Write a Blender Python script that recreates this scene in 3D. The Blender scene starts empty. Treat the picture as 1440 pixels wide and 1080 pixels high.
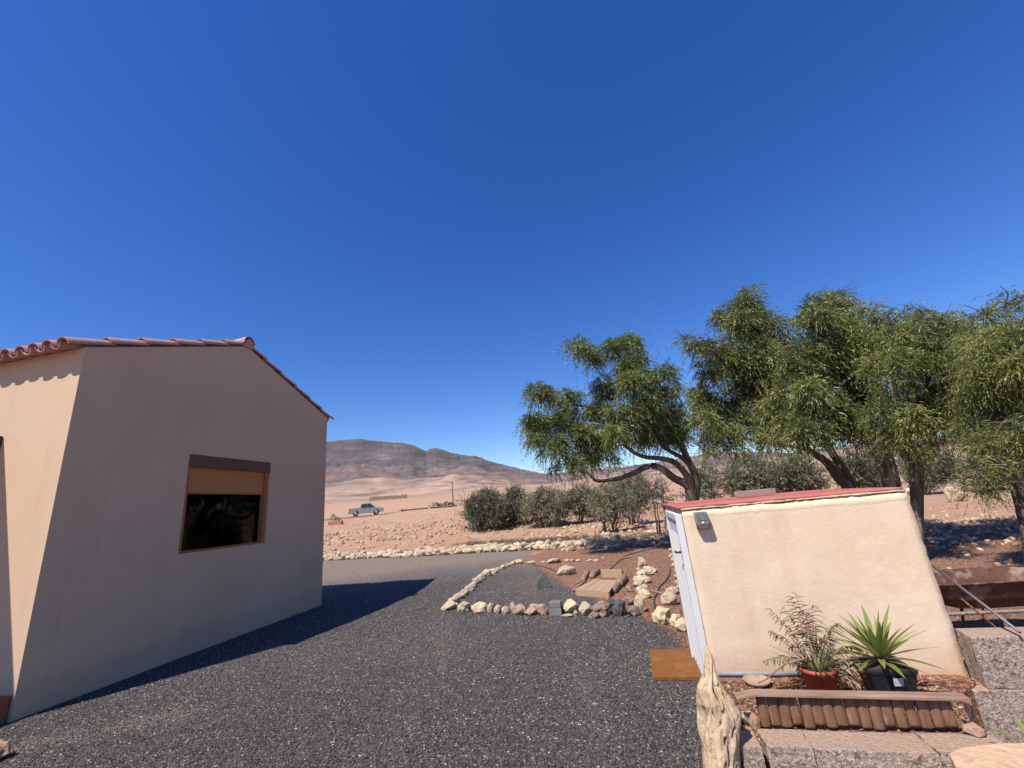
import bpy, bmesh, math, random
import numpy as np
from mathutils import Vector, Matrix, noise

random.seed(7)
RS = np.random.RandomState(11)
SC = bpy.context.scene
COL = SC.collection
R = math.radians

# ------------------------------------------------------------------ camera
F_PX, PITCH, ROLL, HC = 596.96, 0.28169, -0.0955, 1.45
cp, sp, cr, sr = math.cos(PITCH), math.sin(PITCH), math.cos(ROLL), math.sin(ROLL)
FW = np.array([0, cp, sp]); RI = np.array([1, 0, 0.]); UP = np.array([0, -sp, cp])
R2 = cr * RI + sr * UP; U2 = -sr * RI + cr * UP
CAM = np.array([0, 0, HC])

def ray(x, y):
    return FW * F_PX + R2 * (x - 720) - U2 * (y - 540)
def onz(x, y, z=0.0):
    d = ray(x, y); return CAM + d * ((z - HC) / d[2])
def aty(x, y, Y):
    d = ray(x, y); return CAM + d * (Y / d[1])

cam_data = bpy.data.cameras.new('camera')
cam_data.sensor_width = 36; cam_data.lens = 36 * F_PX / 1440
cam_data.clip_start = 0.05; cam_data.clip_end = 20000
cam = bpy.data.objects.new('camera', cam_data); COL.objects.link(cam)
M = Matrix(((R2[0], U2[0], -FW[0], 0), (R2[1], U2[1], -FW[1], 0), (R2[2], U2[2], -FW[2], HC), (0, 0, 0, 1)))
cam.matrix_world = M
SC.camera = cam

# ------------------------------------------------------------------ light
SUN_AZ, SUN_EL = 42.0, 55.0      # azimuth the light travels towards, elevation
world = bpy.data.worlds.new('World'); SC.world = world; world.use_nodes = True
nt = world.node_tree
for n in list(nt.nodes): nt.nodes.remove(n)
out = nt.nodes.new('ShaderNodeOutputWorld'); bg = nt.nodes.new('ShaderNodeBackground')
sky = nt.nodes.new('ShaderNodeTexSky'); sky.sky_type = 'NISHITA'; sky.sun_disc = False
sky.sun_elevation = R(SUN_EL); sky.sun_rotation = R(SUN_AZ + 180)
sky.altitude = 200; sky.air_density = 1.05; sky.dust_density = 0.1; sky.ozone_density = 5.0
bg.inputs['Strength'].default_value = 0.117
hsv = nt.nodes.new('ShaderNodeHueSaturation'); hsv.inputs['Saturation'].default_value = 1.27; hsv.inputs['Hue'].default_value = 0.5165
nt.links.new(sky.outputs[0], hsv.inputs['Color']); nt.links.new(hsv.outputs[0], bg.inputs[0]); nt.links.new(bg.outputs[0], out.inputs[0])
sl = bpy.data.lights.new('sun', 'SUN'); sl.energy = 5.0; sl.angle = R(0.53); sl.color = (1.0, 0.93, 0.84)
so = bpy.data.objects.new('sun', sl); COL.objects.link(so)
a, e = R(SUN_AZ), R(SUN_EL)
trav = Vector((math.sin(a) * math.cos(e), math.cos(a) * math.cos(e), -math.sin(e)))
so.rotation_euler = trav.to_track_quat('-Z', 'Y').to_euler()
SC.view_settings.view_transform = 'Standard'; SC.view_settings.look = 'None'
SC.view_settings.exposure = 0.45; SC.view_settings.gamma = 1.0
SC.cycles.max_bounces = 8; SC.cycles.transparent_max_bounces = 12

# ------------------------------------------------------------------ material helpers
def new_mat(name):
    m = bpy.data.materials.new(name); m.use_nodes = True
    t = m.node_tree
    return m, t, t.nodes['Principled BSDF']
def node(t, kind, **kw):
    n = t.nodes.new(kind)
    for k, v in kw.items():
        if k in n.inputs: n.inputs[k].default_value = v
        else: setattr(n, k, v)
    return n
ALB = 0.74
def c4(c): return (c[0] * ALB, c[1] * ALB, c[2] * ALB, 1)
def ramp(t, fac, stops):
    r = t.nodes.new('ShaderNodeValToRGB')
    el = r.color_ramp.elements
    while len(el) < len(stops): el.new(0.5)
    for i, (p, c) in enumerate(stops):
        el[i].position = p; el[i].color = c4(c) if not isinstance(c, (int, float)) else (c, c, c, 1)
    t.links.new(fac, r.inputs[0]); return r.outputs[0]
def mix(t, fac, a, b, mode='MIX'):
    n = t.nodes.new('ShaderNodeMix'); n.data_type = 'RGBA'; n.blend_type = mode
    for s, v in ((0, fac), (6, a), (7, b)):
        if hasattr(v, 'is_linked'): t.links.new(v, n.inputs[s])
        else: n.inputs[s].default_value = v if s == 0 else c4(v)
    return n.outputs[2]
def noise_tex(t, scale, detail=4, rough=0.55, coord='Object', vec=None, dist=0.0):
    n = t.nodes.new('ShaderNodeTexNoise'); n.inputs['Scale'].default_value = scale
    n.inputs['Detail'].default_value = detail; n.inputs['Roughness'].default_value = rough
    n.inputs['Distortion'].default_value = dist
    if vec is None:
        tc = t.nodes.new('ShaderNodeTexCoord'); vec = tc.outputs[coord]
    t.links.new(vec, n.inputs['Vector']); return n.outputs['Fac']
def bump(t, height, strength, dist, normal=None):
    b = t.nodes.new('ShaderNodeBump'); b.inputs['Strength'].default_value = strength
    b.inputs['Distance'].default_value = dist
    t.links.new(height, b.inputs['Height'])
    if normal is not None: t.links.new(normal, b.inputs['Normal'])
    return b.outputs[0]
def rough_mat(name, c1, c2, scale=6, rough=0.85, bscale=60, bstr=0.4, bdist=0.01, c3=None, c3scale=2.0, c3amt=(0.5, 0.7),
              stretch=None, spec=0.3, metallic=0.0, bdetail=5):
    """two-tone noise surface with a bump and an optional patchy third colour"""
    m, t, b = new_mat(name)
    tc = t.nodes.new('ShaderNodeTexCoord'); v = tc.outputs['Object']
    if stretch:
        mp = t.nodes.new('ShaderNodeMapping'); mp.inputs['Scale'].default_value = stretch
        t.links.new(v, mp.inputs[0]); v = mp.outputs[0]
    f = noise_tex(t, scale, 6, 0.6, vec=v)
    col = ramp(t, f, [(0.3, c1), (0.7, c2)])
    if c3 is not None:
        g = noise_tex(t, c3scale, 5, 0.6, vec=v)
        g = ramp(t, g, [(c3amt[0], 0.0), (c3amt[1], 1.0)])
        col = mix(t, g, col, c3)
    t.links.new(col, b.inputs['Base Color'])
    b.inputs['Roughness'].default_value = rough; b.inputs['Specular IOR Level'].default_value = spec
    b.inputs['Metallic'].default_value = metallic
    h = noise_tex(t, bscale, bdetail, 0.65, vec=v)
    t.links.new(bump(t, h, bstr, bdist), b.inputs['Normal'])
    return m
def attr_mat(name, attr, rough=0.8, trans=0.0, spec=0.3, mul=None):
    """colour held per face (every leaf, chip or pebble has its own), optional leaf translucency"""
    m, t, b = new_mat(name)
    at = t.nodes.new('ShaderNodeAttribute'); at.attribute_name = attr
    t.links.new(at.outputs['Color'], b.inputs['Base Color'])
    b.inputs['Roughness'].default_value = rough; b.inputs['Specular IOR Level'].default_value = spec
    if trans > 0:
        tr = t.nodes.new('ShaderNodeBsdfTranslucent'); ms = t.nodes.new('ShaderNodeMixShader')
        hs = t.nodes.new('ShaderNodeHueSaturation'); hs.inputs['Value'].default_value = 1.3; hs.inputs['Saturation'].default_value = 1.15
        t.links.new(at.outputs['Color'], hs.inputs['Color']); t.links.new(hs.outputs[0], tr.inputs[0])
        ms.inputs[0].default_value = trans
        t.links.new(b.outputs[0], ms.inputs[1]); t.links.new(tr.outputs[0], ms.inputs[2])
        t.links.new(ms.outputs[0], t.nodes['Material Output'].inputs[0])
    return m

# ------------------------------------------------------------------ object helpers
def tag(o, label=None, cat=None, group=None, kind=None):
    for k, v in (('label', label), ('category', cat), ('group', group), ('kind', kind)):
        if v: o[k] = v
    return o
def empty(name, loc, rz=0.0):
    o = bpy.data.objects.new(name, None); COL.objects.link(o)
    o.location = loc; o.rotation_euler = (0, 0, rz); o.empty_display_size = 0.1
    return o
def link(name, me, mat, parent=None, smooth=False):
    o = bpy.data.objects.new(name, me); COL.objects.link(o)
    if mat is not None and not me.materials: me.materials.append(mat)
    if parent is not None: o.parent = parent
    if smooth: me.polygons.foreach_set('use_smooth', np.ones(len(me.polygons), bool))
    return o
def mesh_np(name, V, F, mat, parent=None, colors=None, attr='col', smooth=False):
    """mesh from numpy arrays: V (n,3), F (m,3|4), colors (n,3|4) per vertex"""
    me = bpy.data.meshes.new(name)
    V = np.asarray(V, np.float32); F = np.asarray(F, np.int32); k = F.shape[1]
    me.vertices.add(len(V)); me.vertices.foreach_set('co', V.ravel())
    me.loops.add(F.size); me.loops.foreach_set('vertex_index', F.ravel())
    me.polygons.add(len(F)); me.polygons.foreach_set('loop_start', np.arange(0, F.size, k, dtype=np.int32))
    me.polygons.foreach_set('loop_total', np.full(len(F), k, np.int32))
    me.update(calc_edges=True)
    if colors is not None:
        colors = np.asarray(colors, np.float32)
        if colors.shape[1] == 3: colors = np.hstack([colors, np.ones((len(colors), 1), np.float32)])
        ca = me.color_attributes.new(attr, 'FLOAT_COLOR', 'POINT'); ca.data.foreach_set('color', colors.ravel())
    return link(name, me, mat, parent, smooth)
class MB:
    """collects shapes into one mesh"""
    def __init__(s): s.v = []; s.f = []
    def add(s, verts, faces):
        n = len(s.v); s.v += [tuple(v) for v in verts]; s.f += [tuple(i + n for i in f) for f in faces]; return s
    def box(s, x0, y0, z0, x1, y1, z1):
        return s.add([(x0, y0, z0), (x1, y0, z0), (x1, y1, z0), (x0, y1, z0), (x0, y0, z1), (x1, y0, z1), (x1, y1, z1), (x0, y1, z1)],
                     [(0, 3, 2, 1), (4, 5, 6, 7), (0, 1, 5, 4), (1, 2, 6, 5), (2, 3, 7, 6), (3, 0, 4, 7)])
    def prism(s, pts, axis_vec):
        n = len(pts); a = Vector(axis_vec)
        v = [Vector(p) for p in pts] + [Vector(p) + a for p in pts]
        return s.add(v, [tuple(range(n))[::-1], tuple(range(n, 2 * n))] + [(i, (i + 1) % n, n + (i + 1) % n, n + i) for i in range(n)])
    def tube(s, pts, radii, seg=8, cap=True):
        pts = [Vector(p) for p in pts]
        if not hasattr(radii, '__len__'): radii = [radii] * len(pts)
        rings = []
        ref = Vector((0.31, 0.23, 0.92)).normalized()
        for i, p in enumerate(pts):
            d = (pts[min(i + 1, len(pts) - 1)] - pts[max(i - 1, 0)]).normalized()
            if abs(d.dot(ref)) > 0.95: ref = Vector((1, 0.1, 0)).normalized()
            u = d.cross(ref).normalized(); w = d.cross(u)
            rings.append([p + (u * math.cos(2 * math.pi * k / seg) + w * math.sin(2 * math.pi * k / seg)) * radii[i] for k in range(seg)])
        v = [q for r in rings for q in r]; f = []
        for i in range(len(pts) - 1):
            for k in range(seg):
                f.append((i * seg + k, i * seg + (k + 1) % seg, (i + 1) * seg + (k + 1) % seg, (i + 1) * seg + k))
        if cap:
            f.append(tuple(range(seg))[::-1]); f.append(tuple((len(pts) - 1) * seg + k for k in range(seg)))
        return s.add(v, f)
    def build(s, name, mat, parent=None, smooth=False, bevel=0.0):
        me = bpy.data.meshes.new(name); me.from_pydata(s.v, [], s.f); me.update()
        bm = bmesh.new(); bm.from_mesh(me); bmesh.ops.recalc_face_normals(bm, faces=bm.faces)
        if bevel > 0:
            bmesh.ops.bevel(bm, geom=[e for e in bm.edges if len(e.link_faces) == 2 and e.calc_face_angle(0) > 0.5],
                            offset=bevel, segments=2, profile=0.6, affect='EDGES', clamp_overlap=True)
        bm.to_mesh(me); bm.free()
        return link(name, me, mat, parent, smooth)

# ------------------------------------------------------------------ numpy noise
def vnoise(x, y, seed=0):
    xi = np.floor(x).astype(np.int64); yi = np.floor(y).astype(np.int64); xf = x - xi; yf = y - yi
    def h(i, j):
        n = (i * 374761393 + j * 668265263 + seed * 974711) & 0x7fffffff
        n = ((n ^ (n >> 13)) * 1274126177) & 0x7fffffff
        return ((n ^ (n >> 16)) & 0xffff) / 65535.0
    u = xf * xf * (3 - 2 * xf); v = yf * yf * (3 - 2 * yf)
    return (h(xi, yi) * (1 - u) + h(xi + 1, yi) * u) * (1 - v) + (h(xi, yi + 1) * (1 - u) + h(xi + 1, yi + 1) * u) * v
def fbm(x, y, seed=0, oct=4):
    s = 0; a = 0.5; t = 0
    for i in range(oct):
        s = s + a * vnoise(x * 2 ** i, y * 2 ** i, seed + i * 17); t += a; a *= 0.5
    return s / t - 0.5
def ridged(x, y, seed=0, oct=4):
    s = 0; a = 0.5; t = 0
    for i in range(oct):
        s = s + a * (1 - np.abs(2 * vnoise(x * 2 ** i, y * 2 ** i, seed + i * 31) - 1)); t += a; a *= 0.5
    return s / t
def sstep(a, b, x):
    t = np.clip((x - a) / (b - a), 0, 1); return t * t * (3 - 2 * t)
def poly_sd(x, y, poly):
    """signed distance to a polygon, positive inside"""
    P = np.asarray(poly, float); n = len(P); best = np.full(x.shape, 1e9); ins = np.zeros(x.shape, bool)
    for i in range(n):
        ax, ay = P[i]; bx, by = P[(i + 1) % n]; ex, ey = bx - ax, by - ay
        t = np.clip(((x - ax) * ex + (y - ay) * ey) / (ex * ex + ey * ey), 0, 1)
        best = np.minimum(best, np.hypot(x - ax - t * ex, y - ay - t * ey))
        c = (ay > y) != (by > y)
        with np.errstate(divide='ignore', invalid='ignore'):
            xx = ax + (y - ay) * ex / (ey if ey != 0 else 1e-9)
        ins ^= c & (x < xx)
    return np.where(ins, best, -best)

# ------------------------------------------------------------------ terrain
GRAVEL = [(0.85, 0.2), (0.95, 2.7), (1.1, 3.4), (1.26, 3.5), (1.42, 4.4), (1.55, 5.3), (1.3, 6.0), (0.95, 7.2), (0.65, 8.2), (0.45, 9.5),
          (0.1, 11.5), (-0.2, 12.8), (0.2, 14.5), (0.4, 15.8), (-9.5, 20.9), (-24, 28), (-24, 0.2)]
MULCH = [(1.0, 2.6), (1.26, 3.5), (1.42, 4.4), (1.55, 5.3), (1.3, 6.0), (0.95, 7.2), (0.65, 8.2), (0.45, 9.5), (0.1, 11.5), (-0.2, 12.8),
         (0.2, 14.5), (0.4, 15.8), (3.2, 14.2), (4.6, 15.5), (8, 12.5), (11, 11.5), (20, 15), (20, 2.4), (3.3, 2.4), (2.4, 2.9)]
RB = np.array([0, 22, 45, 70, 90, 130, 200, 400, 520, 620, 700, 800, 900, 1200, 6000.])
ZB = np.array([0, 0, 0.75, 2.3, 2.55, 3.3, 7.5, 22.5, 33, 47, 56, 58, 62, 80, 80.])
def terrain(x, y):
    x = np.asarray(x, float); y = np.asarray(y, float)
    r = np.hypot(x, y); az = np.degrees(np.arctan2(x, y))
    side = 1 - 0.75 * sstep(8, 28, az) * (1 - sstep(150, 500, r))
    back = np.where(y < -20, 0.2, 1.0)
    z = np.interp(r, RB, ZB) * side * back
    # rolling foothills
    k = sstep(180, 650, r)
    ft = 1 - 0.75 * sstep(-9, 6, az) * (1 - sstep(60, 90, az))
    z = z * (1 - 0.42 * sstep(-8, 4, az) * k) + k * ft * (fbm(x / 170, y / 170, 3, 5) * 40 + (ridged(x / 120 + 3, y / 150, 9, 4) - 0.6) * 20 * sstep(300, 700, r))
    z = z + sstep(25, 60, r) * (1 - k) * fbm(x / 9, y / 9, 5, 4) * 0.5
    z = z + fbm(x * 0.8, y * 0.8, 21, 3) * 0.05 * sstep(3, 9, r)
    # lower ground beside the shed, behind the concrete slabs
    w = sstep(3.3, 3.9, x - 0.235 * (y - 3.6)) * sstep(4.0, 4.7, y + 0.235 * x - 0.4 * 0) * (1 - sstep(9, 16, r))
    z = z - 0.30 * w
    lx = (x - 1.203) * math.cos(-0.23143) + (y - 3.444) * math.sin(-0.23143); ly = -(x - 1.203) * math.sin(-0.23143) + (y - 3.444) * math.cos(-0.23143)
    z = z - 0.17 * sstep(1.10, 1.22, lx) * (1 - sstep(-0.16, -0.10, ly))
    # berms of rubble in the orange field
    b1 = np.exp(-((y - 0.25 * x - 36) / 2.2) ** 2) * sstep(-26, -20, x) * (1 - sstep(-3, 0, x))
    b2 = np.exp(-((y - 0.1 * x - 28.5) / 1.6) ** 2) * sstep(-16, -12, x) * (1 - sstep(1, 5, x))
    z = z + (b1 + b2) * (0.35 + 0.6 * fbm(x, y, 8, 3))
    return z
def hit(px, py):
    """point of the terrain seen at a pixel"""
    d = ray(px, py); d = d / np.linalg.norm(d); t = 1.0; step = 0.05
    while t < 900:
        p = CAM + d * t
        if p[2] < float(terrain(p[0], p[1])): return Vector(p)
        t += max(0.03, t * 0.004)
    return Vector(p)
def gz(x, y): return float(terrain(x, y))

az = np.concatenate([np.arange(-180, -62, 4.0), np.arange(-62, 62.01, 0.26), np.arange(66, 180, 4.0)])
rr = 0.35 * np.exp(np.arange(0, math.log(4300 / 0.35), 0.0165))
AZ, RR = np.meshgrid(np.radians(az), rr)
X = RR * np.sin(AZ); Y = RR * np.cos(AZ); Z = terrain(X, Y)
wob = fbm(X * 1.3, Y * 1.3, 40, 4) * 0.9
zg = sstep(-0.12, 0.12, poly_sd(X, Y, GRAVEL) + wob * 0.35)
zm = sstep(-0.25, 0.25, np.maximum(poly_sd(X, Y, MULCH), 0.6 - np.abs(poly_sd(X, Y, GRAVEL)) - 3 * (Y - 0.3 * X > 13.2)) + wob * 0.8)
a0, a1 = onz(-30, 1062)[:2], onz(260, 1003)[:2]
tt = np.clip(((X - a0[0]) * (a1[0] - a0[0]) + (Y - a0[1]) * (a1[1] - a0[1])) / np.sum((a1 - a0) ** 2), 0, 1)
dd = np.hypot(X - a0[0] - tt * (a1[0] - a0[0]), Y - a0[1] - tt * (a1[1] - a0[1]))
zd = np.clip(1 - dd / 0.22 + wob, 0, 1) * 0.55 * zg + 1.1 * sstep(10, 16, Y - 0.15 * X) * zg + 0.35 * np.clip(fbm(X * 0.35 + 4, Y * 0.35, 61, 4) * 2.2, 0, 1) * zg + 0.35 * np.clip(1 - np.hypot((X - 0.1) / 1.6, (Y - 9.2) / 2.6), 0, 1) * zg + 0.13 * zg * np.exp(-((X + 0.9 + 0.05 * Y + 0.15 * np.sin(Y)) / 0.16) ** 2) + 0.13 * zg * np.exp(-((X - 0.45 + 0.05 * Y + 0.15 * np.sin(Y)) / 0.16) ** 2)
nr, na = X.shape
idx = np.arange(nr * na).reshape(nr, na)
F = np.stack([idx[:-1, :], idx[1:, :], np.roll(idx, -1, 1)[1:, :], np.roll(idx, -1, 1)[:-1, :]], -1).reshape(-1, 4)
V = np.stack([X, Y, Z], -1).reshape(-1, 3)
V = np.vstack([V, [[0, 0, 0.0]]])
zones = np.stack([zg, zm, np.clip(zd, 0, 1), np.ones_like(zg)], -1).reshape(-1, 4); zones = np.vstack([zones, [[1, 0, 0, 1]]])

m, t, b = new_mat('ground_soil')
at = node(t, 'ShaderNodeAttribute'); at.attribute_name = 'zone'
sep = t.nodes.new('ShaderNodeSeparateColor'); t.links.new(at.outputs['Color'], sep.inputs[0])
tc = t.nodes.new('ShaderNodeTexCoord'); P = tc.outputs['Object']
def voro(scale, out='Color'):
    v = t.nodes.new('ShaderNodeTexVoronoi'); v.inputs['Scale'].default_value = scale; t.links.new(P, v.inputs['Vector']); return v
v1 = voro(75); v2 = voro(70)
grain = t.nodes.new('ShaderNodeSeparateColor'); t.links.new(v1.outputs['Color'], grain.inputs[0])
gcol = ramp(t, grain.outputs[0], [(0.0, (0.035, 0.031, 0.030)), (0.6, (0.115, 0.103, 0.098)), (0.9, (0.19, 0.17, 0.16)), (0.968, (0.30, 0.27, 0.24)), (0.985, (0.8, 0.72, 0.62))])
pat = noise_tex(t, 0.7, 5, 0.6, vec=P)
gcol = mix(t, ramp(t, pat, [(0.4, 0.0), (0.75, 0.4)]), gcol, (0.10, 0.088, 0.085))
dust = noise_tex(t, 9, 5, 0.7, vec=P)
n = t.nodes.new('ShaderNodeMath'); n.operation = 'MULTIPLY'; t.links.new(sep.outputs[2], n.inputs[0]); t.links.new(ramp(t, dust, [(0.3, 0.35), (0.65, 1.0)]), n.inputs[1])
gcol = mix(t, n.outputs[0], gcol, (0.36, 0.275, 0.205))
# mulch: litter of rusty needles, chips and soil
mg = t.nodes.new('ShaderNodeSeparateColor'); t.links.new(v2.outputs['Color'], mg.inputs[0])
mcol = ramp(t, mg.outputs[1], [(0.0, (0.12, 0.06, 0.036)), (0.4, (0.33, 0.15, 0.082)), (0.85, (0.48, 0.235, 0.13)), (0.97, (0.65, 0.45, 0.31))])
mcol = mix(t, ramp(t, noise_tex(t, 1.1, 6, 0.65, vec=P), [(0.48, 0.0), (0.62, 0.8)]), mcol, (0.27, 0.18, 0.135))
mcol = mix(t, ramp(t, noise_tex(t, 40, 4, 0.7, vec=P), [(0.5, 0.0), (0.7, 0.35)]), mcol, (0.42, 0.25, 0.16))
# orange earth of the fields and foothills
s1 = ramp(t, noise_tex(t, 0.55, 7, 0.65, vec=P), [(0.3, (0.50, 0.29, 0.17)), (0.55, (0.60, 0.37, 0.225)), (0.75, (0.66, 0.465, 0.315))])
s1 = mix(t, ramp(t, noise_tex(t, 6, 6, 0.75, vec=P), [(0.45, 0.0), (0.7, 0.5)]), s1, (0.38, 0.235, 0.16))
geo = t.nodes.new('ShaderNodeNewGeometry'); sx = t.nodes.new('ShaderNodeSeparateXYZ'); t.links.new(geo.outputs['Position'], sx.inputs[0])
ln = t.nodes.new('ShaderNodeVectorMath'); ln.operation = 'LENGTH'; t.links.new(geo.outputs['Position'], ln.inputs[0])
far = t.nodes.new('ShaderNodeMapRange'); far.inputs['From Min'].default_value = 170; far.inputs['From Max'].default_value = 420
t.links.new(ln.outputs['Value'], far.inputs['Value'])
f1 = ramp(t, noise_tex(t, 0.016, 8, 0.65, vec=P, dist=0.6), [(0.40, (0.24, 0.165, 0.13)), (0.48, (0.40, 0.272, 0.195)), (0.58, (0.55, 0.38, 0.275))])
f1 = mix(t, ramp(t, noise_tex(t, 0.06, 6, 0.7, vec=P), [(0.48, 0.0), (0.66, 0.75)]), f1, (0.21, 0.16, 0.125))
s1 = mix(t, far.outputs[0], s1, f1)
# a strip of greyer, drier earth with stubble
col = mix(t, sep.outputs[1], s1, mcol)
col = mix(t, sep.outputs[0], col, gcol)
t.links.new(col, b.inputs['Base Color']); b.inputs['Roughness'].default_value = 0.9; b.inputs['Specular IOR Level'].default_value = 0.25
h1 = bump(t, v1.outputs['Distance'], 0.9, 0.012)
h2 = bump(t, noise_tex(t, 28, 6, 0.7, vec=P), 0.55, 0.03, h1)
h3 = bump(t, noise_tex(t, 1.7, 6, 0.7, vec=P), 0.35, 0.12, h2)
t.links.new(h3, b.inputs['Normal'])
MAT_GROUND = m
# centre fan closes the innermost ring
g = mesh_np('ground', V, F, m, None, zones, 'zone', smooth=True)
bm = bmesh.new(); bm.from_mesh(g.data); bm.verts.ensure_lookup_table()
try:
    for i in range(na): bm.faces.new((bm.verts[idx[0, i]], bm.verts[idx[0, (i + 1) % na]], bm.verts[nr * na]))
except Exception: pass
bmesh.ops.recalc_face_normals(bm, faces=bm.faces); bm.to_mesh(g.data); bm.free()
if g.data.polygons[0].normal.z < 0: g.data.flip_normals()
tag(g, 'dark gravel yard running into rust coloured litter and orange desert earth', 'ground', kind='structure')

# ------------------------------------------------------------------ mountains
RIDGE = [(250, 640), (330, 632), (400, 626), (460, 622), (500, 618.5), (540, 621), (566, 624), (585, 630), (599, 636.5), (605, 632), (612, 630.5), (622, 633), (633, 638),
         (650, 640.5), (668, 642), (690, 650), (712, 656), (735, 661), (765, 668), (800, 667), (850, 663), (900, 655), (960, 645), (1010, 637), (1060, 641), (1120, 646),
         (1200, 646), (1300, 646), (1440, 640), (1700, 600)]
ra, rt = [], []
for px, py in RIDGE:
    d = ray(px, py); ra.append(math.degrees(math.atan2(d[0], d[1]))); rt.append(d[2] / math.hypot(d[0], d[1]))
maz = np.arange(-52, 66, 0.11); mr = np.concatenate([np.linspace(840, 2300, 118), np.linspace(2340, 3600, 12)])
AZ, RR = np.meshgrid(np.radians(maz), mr)
E = np.interp(np.degrees(AZ), ra, rt)
RT = 2250.0
Xm = RR * np.sin(AZ); Ym = RR * np.cos(AZ)
wx = Xm + 160 * fbm(Xm / 420, Ym / 420, 70, 3); wy = Ym + 160 * fbm(Xm / 420 + 9, Ym / 420, 71, 3)
ter = terrain(840 * np.sin(AZ), 840 * np.cos(AZ)) - 16
tq = np.clip((RR - 840) / (RT - 840), 0, 1)
tq2 = np.clip(tq + 0.09 * fbm(wx / 260, wy / 260, 77, 4) * np.sin(tq * np.pi), 0, 1)
S = np.interp(tq2, [0, 0.25, 0.5, 0.72, 0.82, 0.85, 0.93, 0.945, 1.0], [0, 0.10, 0.26, 0.50, 0.62, 0.68, 0.80, 0.955, 1.0])
top = HC + E * RT
H = ter + (top - ter) * S
gully = ridged(np.degrees(AZ) * 0.16 + 1.6 * fbm(wx / 400, wy / 400, 78, 3) + tq * 0.9, tq * 3.0, 80, 3) - 0.62
H = H + gully * 34 * np.sin(np.clip(tq, 0, 1) * np.pi) ** 0.8 * np.clip((top - ter) / 300, 0.25, 1)
H = H + ridged(wx / 210, wy / 210, 86, 5) * 60 * np.sin(np.clip(tq, 0, 1) * np.pi) + fbm(wx / 90, wy / 90, 85, 5) * 30 * np.clip(tq * 1.6, 0, 1) * np.clip(1.12 - tq, 0.05, 1)
H = H + np.where(RR > RT, -(RR - RT) * 0.25, 0) + fbm(np.degrees(AZ) * 2.2, tq * 3, 90, 3) * 7 * (RR > RT * 0.93)
nr2, na2 = Xm.shape; idm = np.arange(nr2 * na2).reshape(nr2, na2)
Fm = np.stack([idm[:-1, :-1], idm[:-1, 1:], idm[1:, 1:], idm[1:, :-1]], -1).reshape(-1, 4)
m, t, b = new_mat('mountain_rock')
geo = t.nodes.new('ShaderNodeNewGeometry'); P = geo.outputs['Position']
mp = t.nodes.new('ShaderNodeMapping'); mp.inputs['Scale'].default_value = (0.0025, 0.0025, 0.03); t.links.new(P, mp.inputs[0])
base = ramp(t, noise_tex(t, 0.006, 7, 0.6, vec=P), [(0.35, (0.145, 0.128, 0.128)), (0.55, (0.205, 0.175, 0.172)), (0.7, (0.27, 0.22, 0.20))])
strata = noise_tex(t, 1.0, 6, 0.6, vec=mp.outputs[0])
base = mix(t, ramp(t, strata, [(0.46, 0.0), (0.6, 0.7)]), base, (0.11, 0.09, 0.09))
sxyz = t.nodes.new('ShaderNodeSeparateXYZ'); t.links.new(P, sxyz.inputs[0])
mr_ = t.nodes.new('ShaderNodeMapRange'); mr_.inputs['From Min'].default_value = 210; mr_.inputs['From Max'].default_value = 50
t.links.new(sxyz.outputs[2], mr_.inputs['Value'])
md = t.nodes.new('ShaderNodeMath'); md.operation = 'MULTIPLY'; t.links.new(mr_.outputs[0], md.inputs[0])
t.links.new(ramp(t, noise_tex(t, 0.008, 6, 0.6, vec=P, dist=0.8), [(0.4, 0.0), (0.58, 0.9)]), md.inputs[1])
base = mix(t, md.outputs[0], base, (0.42, 0.275, 0.205))
t.links.new(base, b.inputs['Base Color']); b.inputs['Roughness'].default_value = 0.95; b.inputs['Specular IOR Level'].default_value = 0.1
t.links.new(bump(t, noise_tex(t, 0.035, 8, 0.7, vec=P), 0.8, 14), b.inputs['Normal'])
mo = mesh_np('mountains', np.stack([Xm, Ym, H], -1).reshape(-1, 3), Fm, m, None, smooth=True)
if mo.data.polygons[0].normal.z < 0: mo.data.flip_normals()
tag(mo, 'grey brown volcanic mountain ridge with stepped cliffs beyond the plain', 'mountains', kind='structure')


# ------------------------------------------------------------------ shared materials
STUCCO = rough_mat('cream_render', (0.735, 0.525, 0.345), (0.795, 0.575, 0.385), 1.3, 0.92, 90, 0.35, 0.006, (0.69, 0.49, 0.32), 0.8, (0.5, 0.75), spec=0.15)
t = STUCCO.node_tree; b = t.nodes['Principled BSDF']; src = b.inputs['Base Color'].links[0].from_socket
tc = node(t, 'ShaderNodeTexCoord'); P = tc.outputs['Object']; sx = node(t, 'ShaderNodeSeparateXYZ'); t.links.new(P, sx.inputs[0])
mp = node(t, 'ShaderNodeMapping'); mp.inputs['Scale'].default_value = (7, 7, 0.35); t.links.new(P, mp.inputs[0])
col = mix(t, ramp(t, noise_tex(t, 1.0, 5, 0.6, vec=mp.outputs[0]), [(0.55, 0.0), (0.75, 0.28)]), src, (0.55, 0.40, 0.29))
hz = node(t, 'ShaderNodeMath'); hz.operation = 'MULTIPLY_ADD'; t.links.new(noise_tex(t, 5, 6, 0.75, vec=P), hz.inputs[0]); hz.inputs[1].default_value = -0.45; t.links.new(sx.outputs[2], hz.inputs[2])
col = mix(t, ramp(t, hz.outputs[0], [(0.0, 0.22), (0.12, 0.0)]), col, (0.40, 0.30, 0.23))
col = mix(t, ramp(t, noise_tex(t, 0.55, 6, 0.7, vec=P), [(0.52, 0.0), (0.66, 0.22)]), col, (0.84, 0.68, 0.52))
t.links.new(col, b.inputs['Base Color'])
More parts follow.
